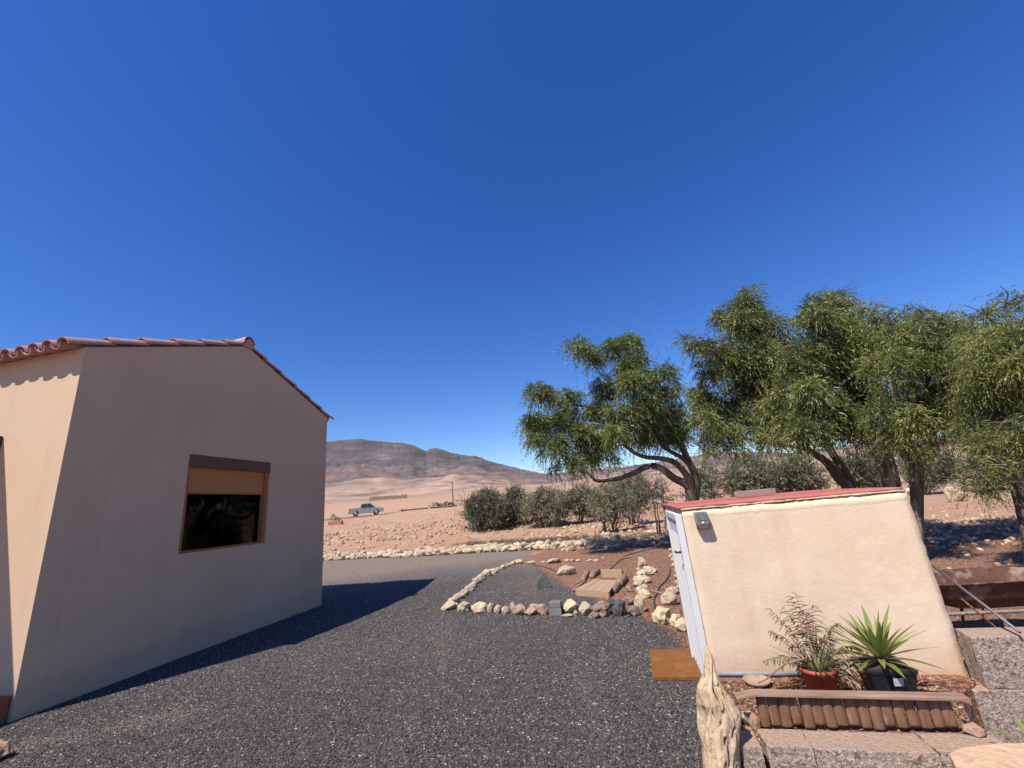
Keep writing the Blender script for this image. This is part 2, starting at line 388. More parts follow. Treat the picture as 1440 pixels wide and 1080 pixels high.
TERRA = rough_mat('terracotta_tile', (0.50, 0.27, 0.22), (0.66, 0.40, 0.335), 5, 0.8, 50, 0.3, 0.004, (0.46, 0.33, 0.28), 9, (0.55, 0.75), spec=0.25)
DARKWOOD = rough_mat('brown_window_wood', (0.15, 0.062, 0.036), (0.21, 0.09, 0.05), 8, 0.5, 60, 0.15, 0.002, stretch=(1, 1, 12), spec=0.4)
SHUTTER = rough_mat('honey_shutter', (0.60, 0.235, 0.06), (0.68, 0.28, 0.08), 5, 0.5, 40, 0.1, 0.002, stretch=(0.3, 1, 8), spec=0.4)
WHITE = rough_mat('white_paint', (0.74, 0.74, 0.74), (0.82, 0.82, 0.81), 6, 0.5, 40, 0.1, 0.002, (0.62, 0.60, 0.56), 5, (0.62, 0.8), spec=0.4)
METAL = rough_mat('dull_metal', (0.30, 0.29, 0.28), (0.42, 0.41, 0.39), 10, 0.45, 60, 0.2, 0.002, metallic=0.7)
BLACKPL = rough_mat('black_plastic', (0.016, 0.017, 0.02), (0.03, 0.03, 0.034), 20, 0.45, 90, 0.1, 0.001, spec=0.5)
REDPL = rough_mat('red_plastic', (0.40, 0.075, 0.05), (0.47, 0.10, 0.065), 8, 0.5, 60, 0.1, 0.001, (0.5, 0.2, 0.14), 7, (0.6, 0.8), spec=0.4)
LIME = rough_mat('pale_limestone', (0.54, 0.41, 0.275), (0.77, 0.625, 0.445), 3.0, 0.92, 9, 0.55, 0.05, (0.36, 0.26, 0.18), 5, (0.58, 0.72), spec=0.15)
CREAMST = rough_mat('cream_stone', (0.66, 0.515, 0.325), (0.82, 0.67, 0.445), 2.0, 0.92, 9, 0.45, 0.04, (0.50, 0.37, 0.22), 4, (0.6, 0.75), spec=0.15)
PINKST = rough_mat('pink_stone', (0.50, 0.29, 0.20), (0.60, 0.40, 0.29), 3.0, 0.92, 9, 0.5, 0.05, (0.62, 0.5, 0.38), 4, (0.55, 0.7), spec=0.15)
BROWNST = rough_mat('brown_stone', (0.25, 0.175, 0.135), (0.36, 0.27, 0.21), 3.0, 0.92, 9, 0.5, 0.05, (0.42, 0.33, 0.26), 4, (0.55, 0.7), spec=0.15)
GREYST = rough_mat('grey_basalt', (0.085, 0.085, 0.09), (0.15, 0.15, 0.155), 4.0, 0.85, 12, 0.5, 0.04, (0.22, 0.2, 0.19), 4, (0.6, 0.75), spec=0.25)
BARK = rough_mat('grey_brown_bark', (0.10, 0.072, 0.055), (0.24, 0.185, 0.14), 5, 0.95, 22, 0.9, 0.03, (0.55, 0.48, 0.40), 2.0, (0.52, 0.68), stretch=(1, 1, 0.3), spec=0.1)
DECKWOOD = rough_mat('weathered_board', (0.45, 0.29, 0.185), (0.56, 0.385, 0.255), 5, 0.85, 30, 0.4, 0.006, stretch=(0.5, 6, 6), spec=0.2)
LOGWOOD = rough_mat('weathered_log', (0.26, 0.17, 0.12), (0.42, 0.29, 0.21), 6, 0.9, 30, 0.6, 0.01, spec=0.15)

# ------------------------------------------------------------------ house
HX, HY, HYAW = -4.8278, 4.4267, 0.18167
HL, HE, HR = 4.493, 3.653, 4.479          # gable length, eave and ridge height
HDEPTH = 7.5
house = empty('house', (HX, HY, 0), math.pi / 2 - HYAW)
tag(house, 'cream rendered house with gabled terracotta tile roof and one shuttered window', 'house')
s1, s2, z1, z2 = 1.438, 2.963, 1.264, 2.576
def zr(x): return HE + (HR - HE) * (1 - abs(x - HL / 2) / (HL / 2))
mb = MB(); G0 = -0.3; DR = 0.15
V_ = lambda x, z, y=0.0: (x, y, z)
def quad(*p): mb.add(p, [tuple(range(len(p)))])
quad(V_(0, G0), V_(s1, G0), V_(s1, z1), V_(s1, z2), V_(s1, zr(s1)), V_(0, HE))
quad(V_(s2, G0), V_(HL, G0), V_(HL, HE), V_(s2, zr(s2)), V_(s2, z2), V_(s2, z1))
quad(V_(s1, G0), V_(s2, G0), V_(s2, z1), V_(s1, z1))
quad(V_(s1, z2), V_(s2, z2), V_(s2, zr(s2)), V_(HL / 2, HR), V_(s1, zr(s1)))
for p, q in (((s1, z1), (s2, z1)), ((s2, z1), (s2, z2)), ((s2, z2), (s1, z2)), ((s1, z2), (s1, z1))):
    quad(V_(p[0], p[1]), V_(q[0], q[1]), V_(q[0], q[1], DR), V_(p[0], p[1], DR))
quad((0, 0, G0), (0, 0, HE), (0, HDEPTH, HE), (0, HDEPTH, G0))
quad((HL, 0, G0), (HL, 0, HE), (HL, HDEPTH, HE), (HL, HDEPTH, G0))
quad((0, HDEPTH, G0), (HL, HDEPTH, G0), (HL, HDEPTH, HE), (HL / 2, HDEPTH, HR), (0, HDEPTH, HE))
quad((0, 0, HE), (HL / 2, 0, HR), (HL / 2, HDEPTH, HR), (0, HDEPTH, HE))
quad((HL, 0, HE), (HL / 2, 0, HR), (HL / 2, HDEPTH, HR), (HL, HDEPTH, HE))
me = bpy.data.meshes.new('wall'); me.from_pydata(mb.v, [], mb.f)
bm = bmesh.new(); bm.from_mesh(me); bmesh.ops.remove_doubles(bm, verts=bm.verts, dist=1e-5); bmesh.ops.recalc_face_normals(bm, faces=bm.faces); bm.to_mesh(me); bm.free()
link('wall', me, STUCCO, house)
# dark room shell behind the window so that it reads as an interior
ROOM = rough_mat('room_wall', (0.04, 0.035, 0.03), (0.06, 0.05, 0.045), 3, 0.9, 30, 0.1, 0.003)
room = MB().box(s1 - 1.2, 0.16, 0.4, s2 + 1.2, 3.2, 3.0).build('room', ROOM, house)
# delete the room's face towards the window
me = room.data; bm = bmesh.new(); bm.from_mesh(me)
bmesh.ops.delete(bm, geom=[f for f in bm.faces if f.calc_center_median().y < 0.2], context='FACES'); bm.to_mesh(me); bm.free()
win = MB()
fw_ = 0.065; hh = z2 - z1
win.box(s1, 0.03, z1, s1 + fw_, 0.12, z2 - 0.17).box(s2 - fw_, 0.03, z1, s2, 0.12, z2 - 0.17).box(s1 + fw_, 0.05, z1, s2 - fw_, 0.12, z1 + 0.03)
wf = win.build('window', rough_mat('honey_frame', (0.42, 0.16, 0.05), (0.5, 0.2, 0.07), 6, 0.45, 50, 0.1, 0.002, stretch=(1, 1, 6)), house, bevel=0.004)
MB().box(s1 - 0.0, 0.004, z2 - 0.17, s2, 0.12, z2).build('lintel_box', DARKWOOD, wf, bevel=0.004)
sh = MB()
zt, zb = z2 - 0.17, z2 - 0.505
nS = 8
for i in range(nS):
    za = zb + (zt - zb) * i / nS; zc = zb + (zt - zb) * (i + 1) / nS
    sh.box(s1 + fw_, 0.062 + 0.0, za + 0.003, s2 - fw_, 0.075, zc)
    sh.box(s1 + fw_, 0.066, za, s2 - fw_, 0.072, za + 0.003)
sh.build('shutter', SHUTTER, wf)
MB().box(s1 + fw_, 0.055, zb - 0.03, s2 - fw_, 0.08, zb - 0.001).build('shutter_rail', rough_mat('shutter_end_rail', (0.5, 0.2, 0.07), (0.55, 0.23, 0.08), 5), wf, bevel=0.004)
m, t, b = new_mat('window_glass')
b.inputs['Base Color'].default_value = (0.004, 0.004, 0.005, 1); b.inputs['Roughness'].default_value = 0.03; b.inputs['IOR'].default_value = 1.45
tr = node(t, 'ShaderNodeBsdfTransparent'); tr.inputs[0].default_value = (0.5, 0.52, 0.52, 1); gl = node(t, 'ShaderNodeBsdfGlossy'); gl.inputs['Roughness'].default_value = 0.02
fr = node(t, 'ShaderNodeFresnel'); fr.inputs[0].default_value = 1.22; ms = node(t, 'ShaderNodeMixShader')
t.links.new(fr.outputs[0], ms.inputs[0]); t.links.new(tr.outputs[0], ms.inputs[1]); t.links.new(gl.outputs[0], ms.inputs[2]); t.links.new(ms.outputs[0], t.nodes['Material Output'].inputs[0])
GLASS = m
MB().box(s1 + fw_, 0.108, z1 + 0.03, s2 - fw_, 0.112, zb - 0.03).build('pane', GLASS, wf)
sash = MB(); DKAL = rough_mat('dark_sash', (0.03, 0.025, 0.022), (0.045, 0.035, 0.03), 6, 0.4)
sash.box((s1 + s2) / 2 - 0.03, 0.113, z1 + 0.03, (s1 + s2) / 2 + 0.03, 0.14, zb).box(s2 - fw_ - 0.10, 0.113, z1 + 0.03, s2 - fw_, 0.14, zb)
sash.box(s1 + fw_, 0.113, z1 + 0.62, s2 - fw_, 0.14, z1 + 0.65)
sash.build('sash', DKAL, wf)
# barrel tiles, two slopes
def arc(cx, cz, r, n, a0=0.0, a1=math.pi): return [(cx + r * math.cos(a0 + (a1 - a0) * k / n), cz + r * math.sin(a0 + (a1 - a0) * k / n)) for k in range(n + 1)]
slope_len = math.hypot(HL / 2, HR - HE); sa = math.atan2(HR - HE, HL / 2); OV = 0.17
def tile_mesh():
    mb = MB()
    for side in (0, 1):
        def P(u, y, h):          # u up the slope from the eave, h above the deck
            x = -OV * math.cos(sa) * 0 + u * math.cos(sa) - h * math.sin(sa); z = HE + u * math.sin(sa) + h * math.cos(sa)
            return (x, y, z) if side == 0 else (HL - x, y, z)
        y = 0.052; i = 0
        while y < HDEPTH + 0.1:
            nC = 6; L = (slope_len + OV) / nC
            jit = random.uniform(-0.006, 0.006)
            for c in range(nC):
                u0 = -OV + c * L; u1 = u0 + L + 0.05
                dj = random.uniform(-0.008, 0.008)
                for kind in (0, 1):
                    if kind == 0:   # cover tile
                        yc = y + jit; r0, r1, h0, h1 = 0.088, 0.072, 0.042, 0.018
                        prof = lambda r: arc(0, 0, r, 8)
                    else:           # pan tile between covers
                        yc = y + 0.105 + jit; r0, r1, h0, h1 = 0.062, 0.075, 0.075, 0.055
                        prof = lambda r: arc(0, 0, r, 6, math.pi, 2 * math.pi)
                    a_, b_ = prof(r0), prof(r1); n = len(a_)
                    th = 0.012 if kind == 0 else -0.012
                    ia, ib = prof(r0 - th), prof(r1 - th)
                    v = [P(u0 + dj, yc + p[0], h0 + p[1]) for p in a_] + [P(u1, yc + p[0], h1 + p[1]) for p in b_] + \
                        [P(u0 + dj, yc + p[0], h0 + p[1]) for p in ia] + [P(u1, yc + p[0], h1 + p[1]) for p in ib]
                    f = []
                    for k in range(n - 1):
                        f += [(k, k + 1, n + k + 1, n + k), (2 * n + k, 3 * n + k, 3 * n + k + 1, 2 * n + k + 1), (k, 2 * n + k, 2 * n + k + 1, k + 1)]
                    f += [(0, n, 3 * n, 2 * n), (n - 1, 3 * n - 1, 4 * n - 1, 2 * n - 1)]
                    mb.add(v, f)
            y += 0.21; i += 1
    return mb
rf = tile_mesh().build('roof', TERRA, house)
mb = MB(); y = -0.05
while y < HDEPTH:
    r0, r1 = 0.115, 0.10
    a_ = arc(HL / 2, HR + 0.055, r0, 10, -0.15, math.pi + 0.15); b_ = arc(HL / 2, HR + 0.04, r1, 10, -0.15, math.pi + 0.15); n = len(a_)
    ia = arc(HL / 2, HR + 0.055, r0 - 0.014, 10, -0.15, math.pi + 0.15); ib = arc(HL / 2, HR + 0.04, r1 - 0.014, 10, -0.15, math.pi + 0.15)
    v = [(p[0], y, p[1]) for p in a_] + [(p[0], y + 0.43, p[1]) for p in b_] + [(p[0], y, p[1]) for p in ia] + [(p[0], y + 0.43, p[1]) for p in ib]
    f = []
    for k in range(n - 1): f += [(k, k + 1, n + k + 1, n + k), (2 * n + k, 3 * n + k, 3 * n + k + 1, 2 * n + k + 1), (k, 2 * n + k, 2 * n + k + 1, k + 1)]
    mb.add(v, f); y += 0.38
# mortar filling under the first ridge tile
mb.prism([(HL / 2 - 0.09, -0.04, HR - 0.03), (HL / 2 + 0.09, -0.04, HR - 0.03), (HL / 2 + 0.07, -0.04, HR + 0.08), (HL / 2, -0.04, HR + 0.135), (HL / 2 - 0.07, -0.04, HR + 0.08)], (0, 0.12, 0))
mb.build('ridge', TERRA, rf)
# porch at the front: its roof slab and its tiled floor reach just to the edge of the picture
PORCH = rough_mat('porch_wood', (0.07, 0.04, 0.03), (0.11, 0.06, 0.045), 5, 0.7, 30, 0.3, 0.004)
MB().box(-2.1, 0.93, 2.60, -0.003, 4.6, 2.74).build('porch_roof', PORCH, house, bevel=0.01)
for yy in (1.05, 4.4): MB().box(-2.05, yy, 0.22, -1.93, yy + 0.12, 2.598).build('porch_post', PORCH, house, bevel=0.008)
m, t, b = new_mat('red_floor_tile')
bt = node(t, 'ShaderNodeTexBrick'); bt.inputs['Scale'].default_value = 1.0; bt.offset = 0.0
bt.inputs['Color1'].default_value = (0.26, 0.075, 0.04, 1); bt.inputs['Color2'].default_value = (0.21, 0.06, 0.035, 1); bt.inputs['Mortar'].default_value = (0.25, 0.18, 0.14, 1)
bt.inputs['Brick Width'].default_value = 0.3; bt.inputs['Row Height'].default_value = 0.3; bt.inputs['Mortar Size'].default_value = 0.008
tc = node(t, 'ShaderNodeTexCoord'); t.links.new(tc.outputs['Object'], bt.inputs['Vector']); t.links.new(bt.outputs[0], b.inputs['Base Color']); b.inputs['Roughness'].default_value = 0.45
MB().box(-2.2, 0.03, -0.2, -0.003, 4.8, 0.216).build('porch_floor', m, house, bevel=0.012)

# ------------------------------------------------------------------ shed
SX_, SY_, SROT = 1.203, 3.444, -0.23143
SLEN, SH, SD = 1.492, 1.308, 1.336  # shed position and size scaled about the camera, together with the planter
BED_Z = 0.2          # soil level of the raised bed in front of the shed
shed = empty('shed', (SX_, SY_, 0), SROT)
tag(shed, 'small cream plastered shed with red painted flat roof and white door', 'shed')
m, t, b = new_mat('shed_plaster')
tc = node(t, 'ShaderNodeTexCoord'); P = tc.outputs['Object']
col = ramp(t, noise_tex(t, 1.6, 6, 0.6, vec=P), [(0.3, (0.84, 0.645, 0.455)), (0.7, (0.91, 0.735, 0.55))])
col = mix(t, ramp(t, noise_tex(t, 4.5, 6, 0.7, vec=P, dist=0.7), [(0.48, 0.0), (0.7, 0.38)]), col, (0.76, 0.52, 0.37))
mp = node(t, 'ShaderNodeMapping'); mp.inputs['Scale'].default_value = (5, 5, 0.5); t.links.new(P, mp.inputs[0])
col = mix(t, ramp(t, noise_tex(t, 1.0, 5, 0.6, vec=mp.outputs[0]), [(0.52, 0.0), (0.72, 0.35)]), col, (0.74, 0.49, 0.35))
# raw pale band where the render broke off below the roof, darker pink band at the foot
sx = node(t, 'ShaderNodeSeparateXYZ'); t.links.new(P, sx.inputs[0])
wv = node(t, 'ShaderNodeMath'); wv.operation = 'MULTIPLY_ADD'; t.links.new(noise_tex(t, 13, 6, 0.8, vec=P), wv.inputs[0]); wv.inputs[1].default_value = 0.10; t.links.new(sx.outputs[2], wv.inputs[2])
band = ramp(t, wv.outputs[0], [(0.0, 0.0), (1.0, 1.0)])
mr1 = node(t, 'ShaderNodeMapRange'); t.links.new(wv.outputs[0], mr1.inputs['Value']); mr1.inputs['From Min'].default_value = 1.297; mr1.inputs['From Max'].default_value = 1.307
col = mix(t, mr1.outputs[0], col, (0.82, 0.69, 0.48))
mr2 = node(t, 'ShaderNodeMapRange'); t.links.new(wv.outputs[0], mr2.inputs['Value']); mr2.inputs['From Min'].default_value = 0.44; mr2.inputs['From Max'].default_value = 0.24
md = node(t, 'ShaderNodeMath'); md.operation = 'MULTIPLY'; t.links.new(mr2.outputs[0], md.inputs[0]); md.inputs[1].default_value = 0.55
col = mix(t, md.outputs[0], col, (0.62, 0.34, 0.23))
spk = ramp(t, noise_tex(t, 26, 4, 0.7, vec=P), [(0.66, 0.0), (0.72, 0.5)]); col = mix(t, spk, col, (0.40, 0.29, 0.21))
t.links.new(col, b.inputs['Base Color']); b.inputs['Roughness'].default_value = 0.92; b.inputs['Specular IOR Level'].default_value = 0.15
nb = bump(t, noise_tex(t, 7, 6, 0.6, vec=P), 0.28, 0.02); nb = bump(t, noise_tex(t, 45, 4, 0.6, vec=P), 0.25, 0.006, nb); nb = bump(t, mr1.outputs[0], 0.35, 0.012, nb)
t.links.new(nb, b.inputs['Normal'])
PLASTER = m
# wall body as a fine box with broken edges
def rough_box(x0, y0, z0, x1, y1, z1, step, amp, seed):
    bm = bmesh.new(); bmesh.ops.create_cube(bm, size=1.0)
    for v in bm.verts: v.co = Vector((x0 if v.co.x < 0 else x1, y0 if v.co.y < 0 else y1, z0 if v.co.z < 0 else z1))
    for ax in range(3):
        L = (x1 - x0, y1 - y0, z1 - z0)[ax]; n = max(1, int(L / step))
        for k in range(1, n):
            co = Vector(((x0, y0, z0)[0], y0, z0)); co[ax] += L * k / n
            no = Vector((0, 0, 0)); no[ax] = 1
            bmesh.ops.bisect_plane(bm, geom=bm.verts[:] + bm.edges[:] + bm.faces[:], plane_co=co, plane_no=no)
    bmesh.ops.recalc_face_normals(bm, faces=bm.faces); bm.normal_update()
    for v in bm.verts:
        ed = sum((abs(v.co[i] - lo) < 1e-4 or abs(v.co[i] - hi) < 1e-4) for i, (lo, hi) in enumerate(((x0, x1), (y0, y1), (z0, z1))))
        nz = noise.noise(v.co * 3.1 + Vector((seed, 0, 0))) * 0.6 + noise.noise(v.co * 11 + Vector((0, seed, 0))) * 0.4
        k = amp * nz + (-abs(noise.noise(v.co * 17)) * amp * 2.2 - amp * 0.6 if ed >= 2 else 0)
        v.co += v.normal * k
    return bm
def bm_obj(name, bm, mat, parent=None, smooth=False):
    me = bpy.data.meshes.new(name); bm.to_mesh(me); bm.free(); return link(name, me, mat, parent, smooth)
bm_obj('wall', rough_box(0.0, 0.0, -0.4, SLEN, SD, SH, 0.045, 0.006, 3), PLASTER, shed, True)
REDROOF = rough_mat('red_roof_paint', (0.50, 0.14, 0.115), (0.58, 0.19, 0.16), 4, 0.8, 30, 0.4, 0.008, (0.42, 0.22, 0.18), 5, (0.6, 0.8), spec=0.25)
bm_obj('roof', rough_box(-0.03, 0.003, SH + 0.004, SLEN - 0.012, SD + 0.03, SH + 0.034, 0.05, 0.006, 9), REDROOF, shed, True)
# raised lip of mortar along the front of the roof
bm_obj('roof_edge', rough_box(-0.004, -0.006, SH - 0.004, SLEN - 0.012, 0.02, SH + 0.016, 0.022, 0.005, 15), rough_mat('raw_mortar', (0.66, 0.52, 0.36), (0.76, 0.64, 0.46), 7, 0.95, 20, 0.8, 0.02, (0.42, 0.32, 0.22), 16, (0.6, 0.7), spec=0.1), shed, True)
# door on the end wall, seen almost edge on
dr = MB().box(-0.035, 0.065, 0.03, -0.012, 0.914, SH - 0.078).build('door', WHITE, shed, bevel=0.003)
gr = MB()
for k in range(8): gr.box(-0.042, 0.115 + k * 0.095, 0.08, -0.0352, 0.138 + k * 0.095, SH - 0.19)
gr.build('door_ribs', WHITE, dr)
hd = MB().tube([(-0.035, 0.147, 0.993), (-0.08, 0.147, 0.993), (-0.08, 0.225, 0.99)], 0.008, 8)
hd.box(-0.043, 0.133, 0.93, -0.0352, 0.160, 1.05)
hd.build('door_handle', BLACKPL, dr, True)
fr_ = MB().box(-0.05, 0.017, -0.05, -0.002, 0.062, SH - 0.026).box(-0.05, 0.917, -0.05, -0.002, 0.966, SH - 0.026).box(-0.05, 0.0625, SH - 0.076, -0.002, 0.9165, SH - 0.026)
fr_.build('door_frame', WHITE, shed, bevel=0.004)

# wall lamp
lamp = empty('wall_lamp', (SX_ + 0.129 * math.cos(SROT), SY_ + 0.129 * math.sin(SROT), 1.226), SROT); lamp.scale = (0.862,) * 3
tag(lamp, 'small solar wall lamp fixed high on the cream shed wall beside the door', 'wall lamp')
lb = MB()
prof = [(-0.008, 0.072), (-0.055, 0.060), (-0.078, -0.005), (-0.085, -0.028), (-0.07, -0.072), (-0.008, -0.075)]   # y, z side profile
lb.prism([(-0.052, p[0], p[1]) for p in prof], (0.104, 0, 0)); lb.build('lamp_body', rough_mat('grey_lamp_plastic', (0.14, 0.13, 0.12), (0.2, 0.185, 0.17), 12, 0.45), lamp, bevel=0.006)
MB().box(-0.045, -0.006, -0.06, 0.045, 0.0, 0.06).build('back_plate', BLACKPL, lamp)
so_ = MB().prism([(-0.044, -0.0575, 0.0585), (-0.044, -0.0605, 0.0575), (-0.044, -0.0805, 0.002), (-0.044, -0.0775, 0.003)], (0.088, 0, 0))
so_.build('solar_panel', rough_mat('solar_cell', (0.10, 0.105, 0.12), (0.16, 0.165, 0.18), 30, 0.15, spec=0.6), lamp)
ln_ = MB().prism([(-0.042, -0.083, -0.032), (-0.042, -0.0875, -0.031), (-0.042, -0.0755, -0.066), (-0.042, -0.071, -0.066)], (0.084, 0, 0))
ln_.build('lens', rough_mat('frosted_lens', (0.22, 0.2, 0.17), (0.3, 0.27, 0.22), 40, 0.25, spec=0.5), lamp)
bpy_s = MB().tube([(0, -0.078, -0.018), (0, -0.092, -0.021)], [0.012, 0.006], 10); bpy_s.build('sensor', WHITE, lamp, True)

# pale trough lying on the roof
def shed_pt(x, y, z):
    return Vector((SX_ + x * math.cos(SROT) - y * math.sin(SROT), SY_ + x * math.sin(SROT) + y * math.cos(SROT), z))
tr_ = MB(); L2 = 0.36; w = 0.07
pr_ = [(-w, 0.055), (-w * 0.75, 0.0), (w * 0.75, 0.0), (w, 0.055), (w - 0.012, 0.055), (w * 0.68, 0.012), (-w * 0.68, 0.012), (-w + 0.012, 0.055)]
tr_.add([(0, p[0], p[1]) for p in pr_] + [(L2, p[0], p[1]) for p in pr_], [(i, (i + 1) % 8, 8 + (i + 1) % 8, 8 + i) for i in range(8)])
tr_.prism([(0.0, -w * 0.98, 0.053), (0.0, -w * 0.73, 0.002), (0.0, w * 0.73, 0.002), (0.0, w * 0.98, 0.053)], (0.01, 0, 0)); tr_.prism([(L2 - 0.01, -w * 0.98, 0.053), (L2 - 0.01, -w * 0.73, 0.002), (L2 - 0.01, w * 0.73, 0.002), (L2 - 0.01, w * 0.98, 0.053)], (0.0099, 0, 0))
o = tr_.build('trough', rough_mat('grey_pink_concrete', (0.48, 0.36, 0.30), (0.58, 0.47, 0.40), 6, 0.9, 30, 0.3, 0.005), None, bevel=0.003)
o.location = shed_pt(0.573, 0.733, SH + 0.044); o.scale = (0.862,) * 3; o.rotation_euler = (0, 0, SROT + 0.05)
tag(o, 'pale shallow trough lying on the red roof of the shed', 'trough')

# grey pipe at the foot of the shed wall
mb = MB().tube([shed_pt(0.03, -0.028, 0.222), shed_pt(0.26, -0.031, 0.22), shed_pt(0.57, -0.029, 0.219)], 0.0145, 12)
tag(mb.build('pipe', rough_mat('grey_pvc', (0.30, 0.31, 0.34), (0.37, 0.38, 0.41), 10, 0.5), None, True), 'grey plastic pipe lying along the foot of the shed wall', 'pipe')

# ------------------------------------------------------------------ rocks
def ico(sub):
    bm = bmesh.new(); bmesh.ops.create_icosphere(bm, subdivisions=sub, radius=1.0)
    v = np.array([x.co for x in bm.verts]); f = np.array([[y.index for y in x.verts] for x in bm.faces]); bm.free(); return v, f
ICO = {k: ico(k) for k in (1, 2, 3, 4)}
def rock_verts(seed, sub=3, cuts=11, rough=0.24):
    rs = np.random.RandomState(seed); v = ICO[sub][0].copy()
    for _ in range(cuts):                        # knock flat facets off a ball
        n = rs.normal(size=3); n /= np.linalg.norm(n); h = rs.uniform(0.55, 0.85)
        d = v @ n; k = d > h; v[k] -= np.outer((d[k] - h) * rs.uniform(0.75, 1.0), n)
    o = rs.uniform(0, 50, 3)
    nz = np.array([noise.fractal(Vector(p * 1.7 + o), 1.0, 2.1, 4) for p in v]); v = v * (1 + rough * nz)[:, None]
    nz = np.array([noise.noise(Vector(p * 6.0 + o)) for p in v]); v = v * (1 + rough * 0.34 * nz)[:, None]
    v = v / np.abs(v).max(0); return v
ROCKS = []
for k in range(14):
    v = rock_verts(100 + k); ROCKS.append(v)
ROCK_ME = {}
def rock_mesh(k, mat):
    key = (k, mat.name)
    if key not in ROCK_ME:
        me = bpy.data.meshes.new('rock'); me.from_pydata(ROCKS[k].tolist(), [], ICO[3][1].tolist()); me.materials.append(mat)
        ROCK_ME[key] = me
        bm = bmesh.new(); bm.from_mesh(me)
        bmesh.ops.recalc_face_normals(bm, faces=bm.faces); bm.to_mesh(me); bm.free()
    return ROCK_ME[key]
def rock(p, w, h, mat, label, group=None, d=None, rz=None, k=None, tilt=0.0, sink=0.25, name='rock', cat='rock'):
    """p: ground point, w,d,h: full sizes"""
    k = random.randrange(14) if k is None else k
    o = bpy.data.objects.new(name, rock_mesh(k, mat)); COL.objects.link(o)
    d = w * random.uniform(0.65, 0.95) if d is None else d
    o.scale = (w / 2, d / 2, h / 2 * (1 + sink))
    o.rotation_euler = (random.uniform(-0.12, 0.12), tilt + random.uniform(-0.12, 0.12), random.uniform(-0.35, 0.35) if rz is None else rz)
    o.location = (p[0], p[1], p[2] + h / 2 - h * sink * 0.5)
    return tag(o, label, cat, group)
def px_rock(px, py, wpx, hpx, mat, label, group=None, **kw):
    """a stone whose foot is seen at px,py and which looks wpx by hpx"""
    p = hit(px, py); dist = (np.array(p) - CAM) @ FW
    w = wpx / F_PX * dist; h = hpx / F_PX * dist * 0.95
    p = p + Vector((p[0], p[1], 0)).normalized() * w * 0.3
    return rock(Vector((p[0], p[1], gz(p[0], p[1]))), w * 1.05, h, mat, label, group, **kw)
def z3(x, y): return 600 + x / 3.6, 740 + y / 3.6
BED = 'stones edging the planting bed'
front = [  # zoom x, foot y, width, height, material, label
 (115, 428, 80, 38, LIME, 'pale wedge shaped rock at the near corner of the planting bed'),
 (195, 440, 70, 46, LIME, 'pale rock beside the corner stone in the front edge of the planting bed'),
 (278, 440, 88, 52, CREAMST, 'broad cream rock, widest of the bed front stones on the gravel side'),
 (327, 440, 36, 42, LIME, 'narrow pale upright rock right of the broad cream one'),
 (364, 444, 38, 36, LIME, 'small squat pale rock between two narrow ones in the bed front'),
 (402, 446, 42, 36, LIME, 'small pale rock left of the thin slanted flake'),
 (438, 440, 24, 56, LIME, 'thin slanted pale flake standing in the bed front'),
 (477, 452, 70, 42, PINKST, 'low pinkish rock right of the thin pale flake'),
 (530, 455, 56, 36, PINKST, 'round pink rock under a small pale one'),
 (545, 422, 46, 22, LIME, 'small pale rock lying on top behind the round pink one'),
 (592, 455, 62, 58, PINKST, 'tall salmon pink rock left of the square grey block'),
 (728, 442, 76, 56, CREAMST, 'cream yellow rock right of the square grey block'),
 (757, 452, 22, 24, LIME, 'tiny pale stone wedged between two cream rocks'),
 (803, 456, 64, 60, LIME, 'pitted pale rock with rounded top near the dome shaped brown one'),
 (716, 464, 52, 14, LIME, 'flat pale chip lying on the gravel before the bed'),
 (855, 468, 56, 26, BROWNST, 'small brown rock in front of the dome shaped one'),
 (893, 462, 104, 58, BROWNST, 'wide dome shaped brown rock in the bed front'),
 (885, 414, 64, 24, PINKST, 'flat tan rock lying behind the brown dome'),
 (940, 410, 50, 34, GREYST, 'dark rounded rock behind the brown dome'),
 (985, 456, 70, 68, GREYST, 'pointed blue grey rock in the bed front'),
 (1030, 402, 66, 36, BROWNST, 'tan rock behind the pointed blue grey one'),
 (1056, 458, 66, 46, BROWNST, 'grey tan rock at the shed end of the bed front'),
]
for x, y, w, h, mt, lab in front:
    px, py = z3(x, y); px_rock(px, py, w / 3.6 * 1.14, h / 3.6 * 1.14, mt, lab, BED)
# squared grey block in the row
p = hit(*z3(660, 452)); MBk = MB().box(-0.085, -0.08, -0.03, 0.085, 0.08, 0.085).box(-0.08, -0.075, 0.088, 0.08, 0.07, 0.16)
o = MBk.build('block', rough_mat('grey_block', (0.20, 0.185, 0.18), (0.28, 0.26, 0.25), 8, 0.95, 40, 0.7, 0.01), None, bevel=0.01); o.location = p + Vector((0, 0.08, 0.0)); o.rotation_euler = (0, 0, -0.25)
tag(o, 'square grey cement block set in the front edge of the planting bed', 'block', BED)
side = [(140, 392, 70, 30), (165, 372, 66, 34), (195, 352, 56, 30), (215, 332, 52, 34), (238, 312, 50, 30), (256, 292, 56, 34), (278, 274, 60, 36), (305, 256, 56, 34), (335, 240, 54, 26),
        (362, 228, 44, 20), (388, 216, 44, 20), (412, 206, 40, 18), (438, 196, 40, 20), (468, 192, 50, 24)]
for x, y, w, h in side:
    px, py = z3(x, y); px_rock(px, py, w / 3.6, h / 3.6, LIME, 'pale rock in the long side edge of the planting bed running away from the camera', BED, rz=random.uniform(0.3, 1.0))
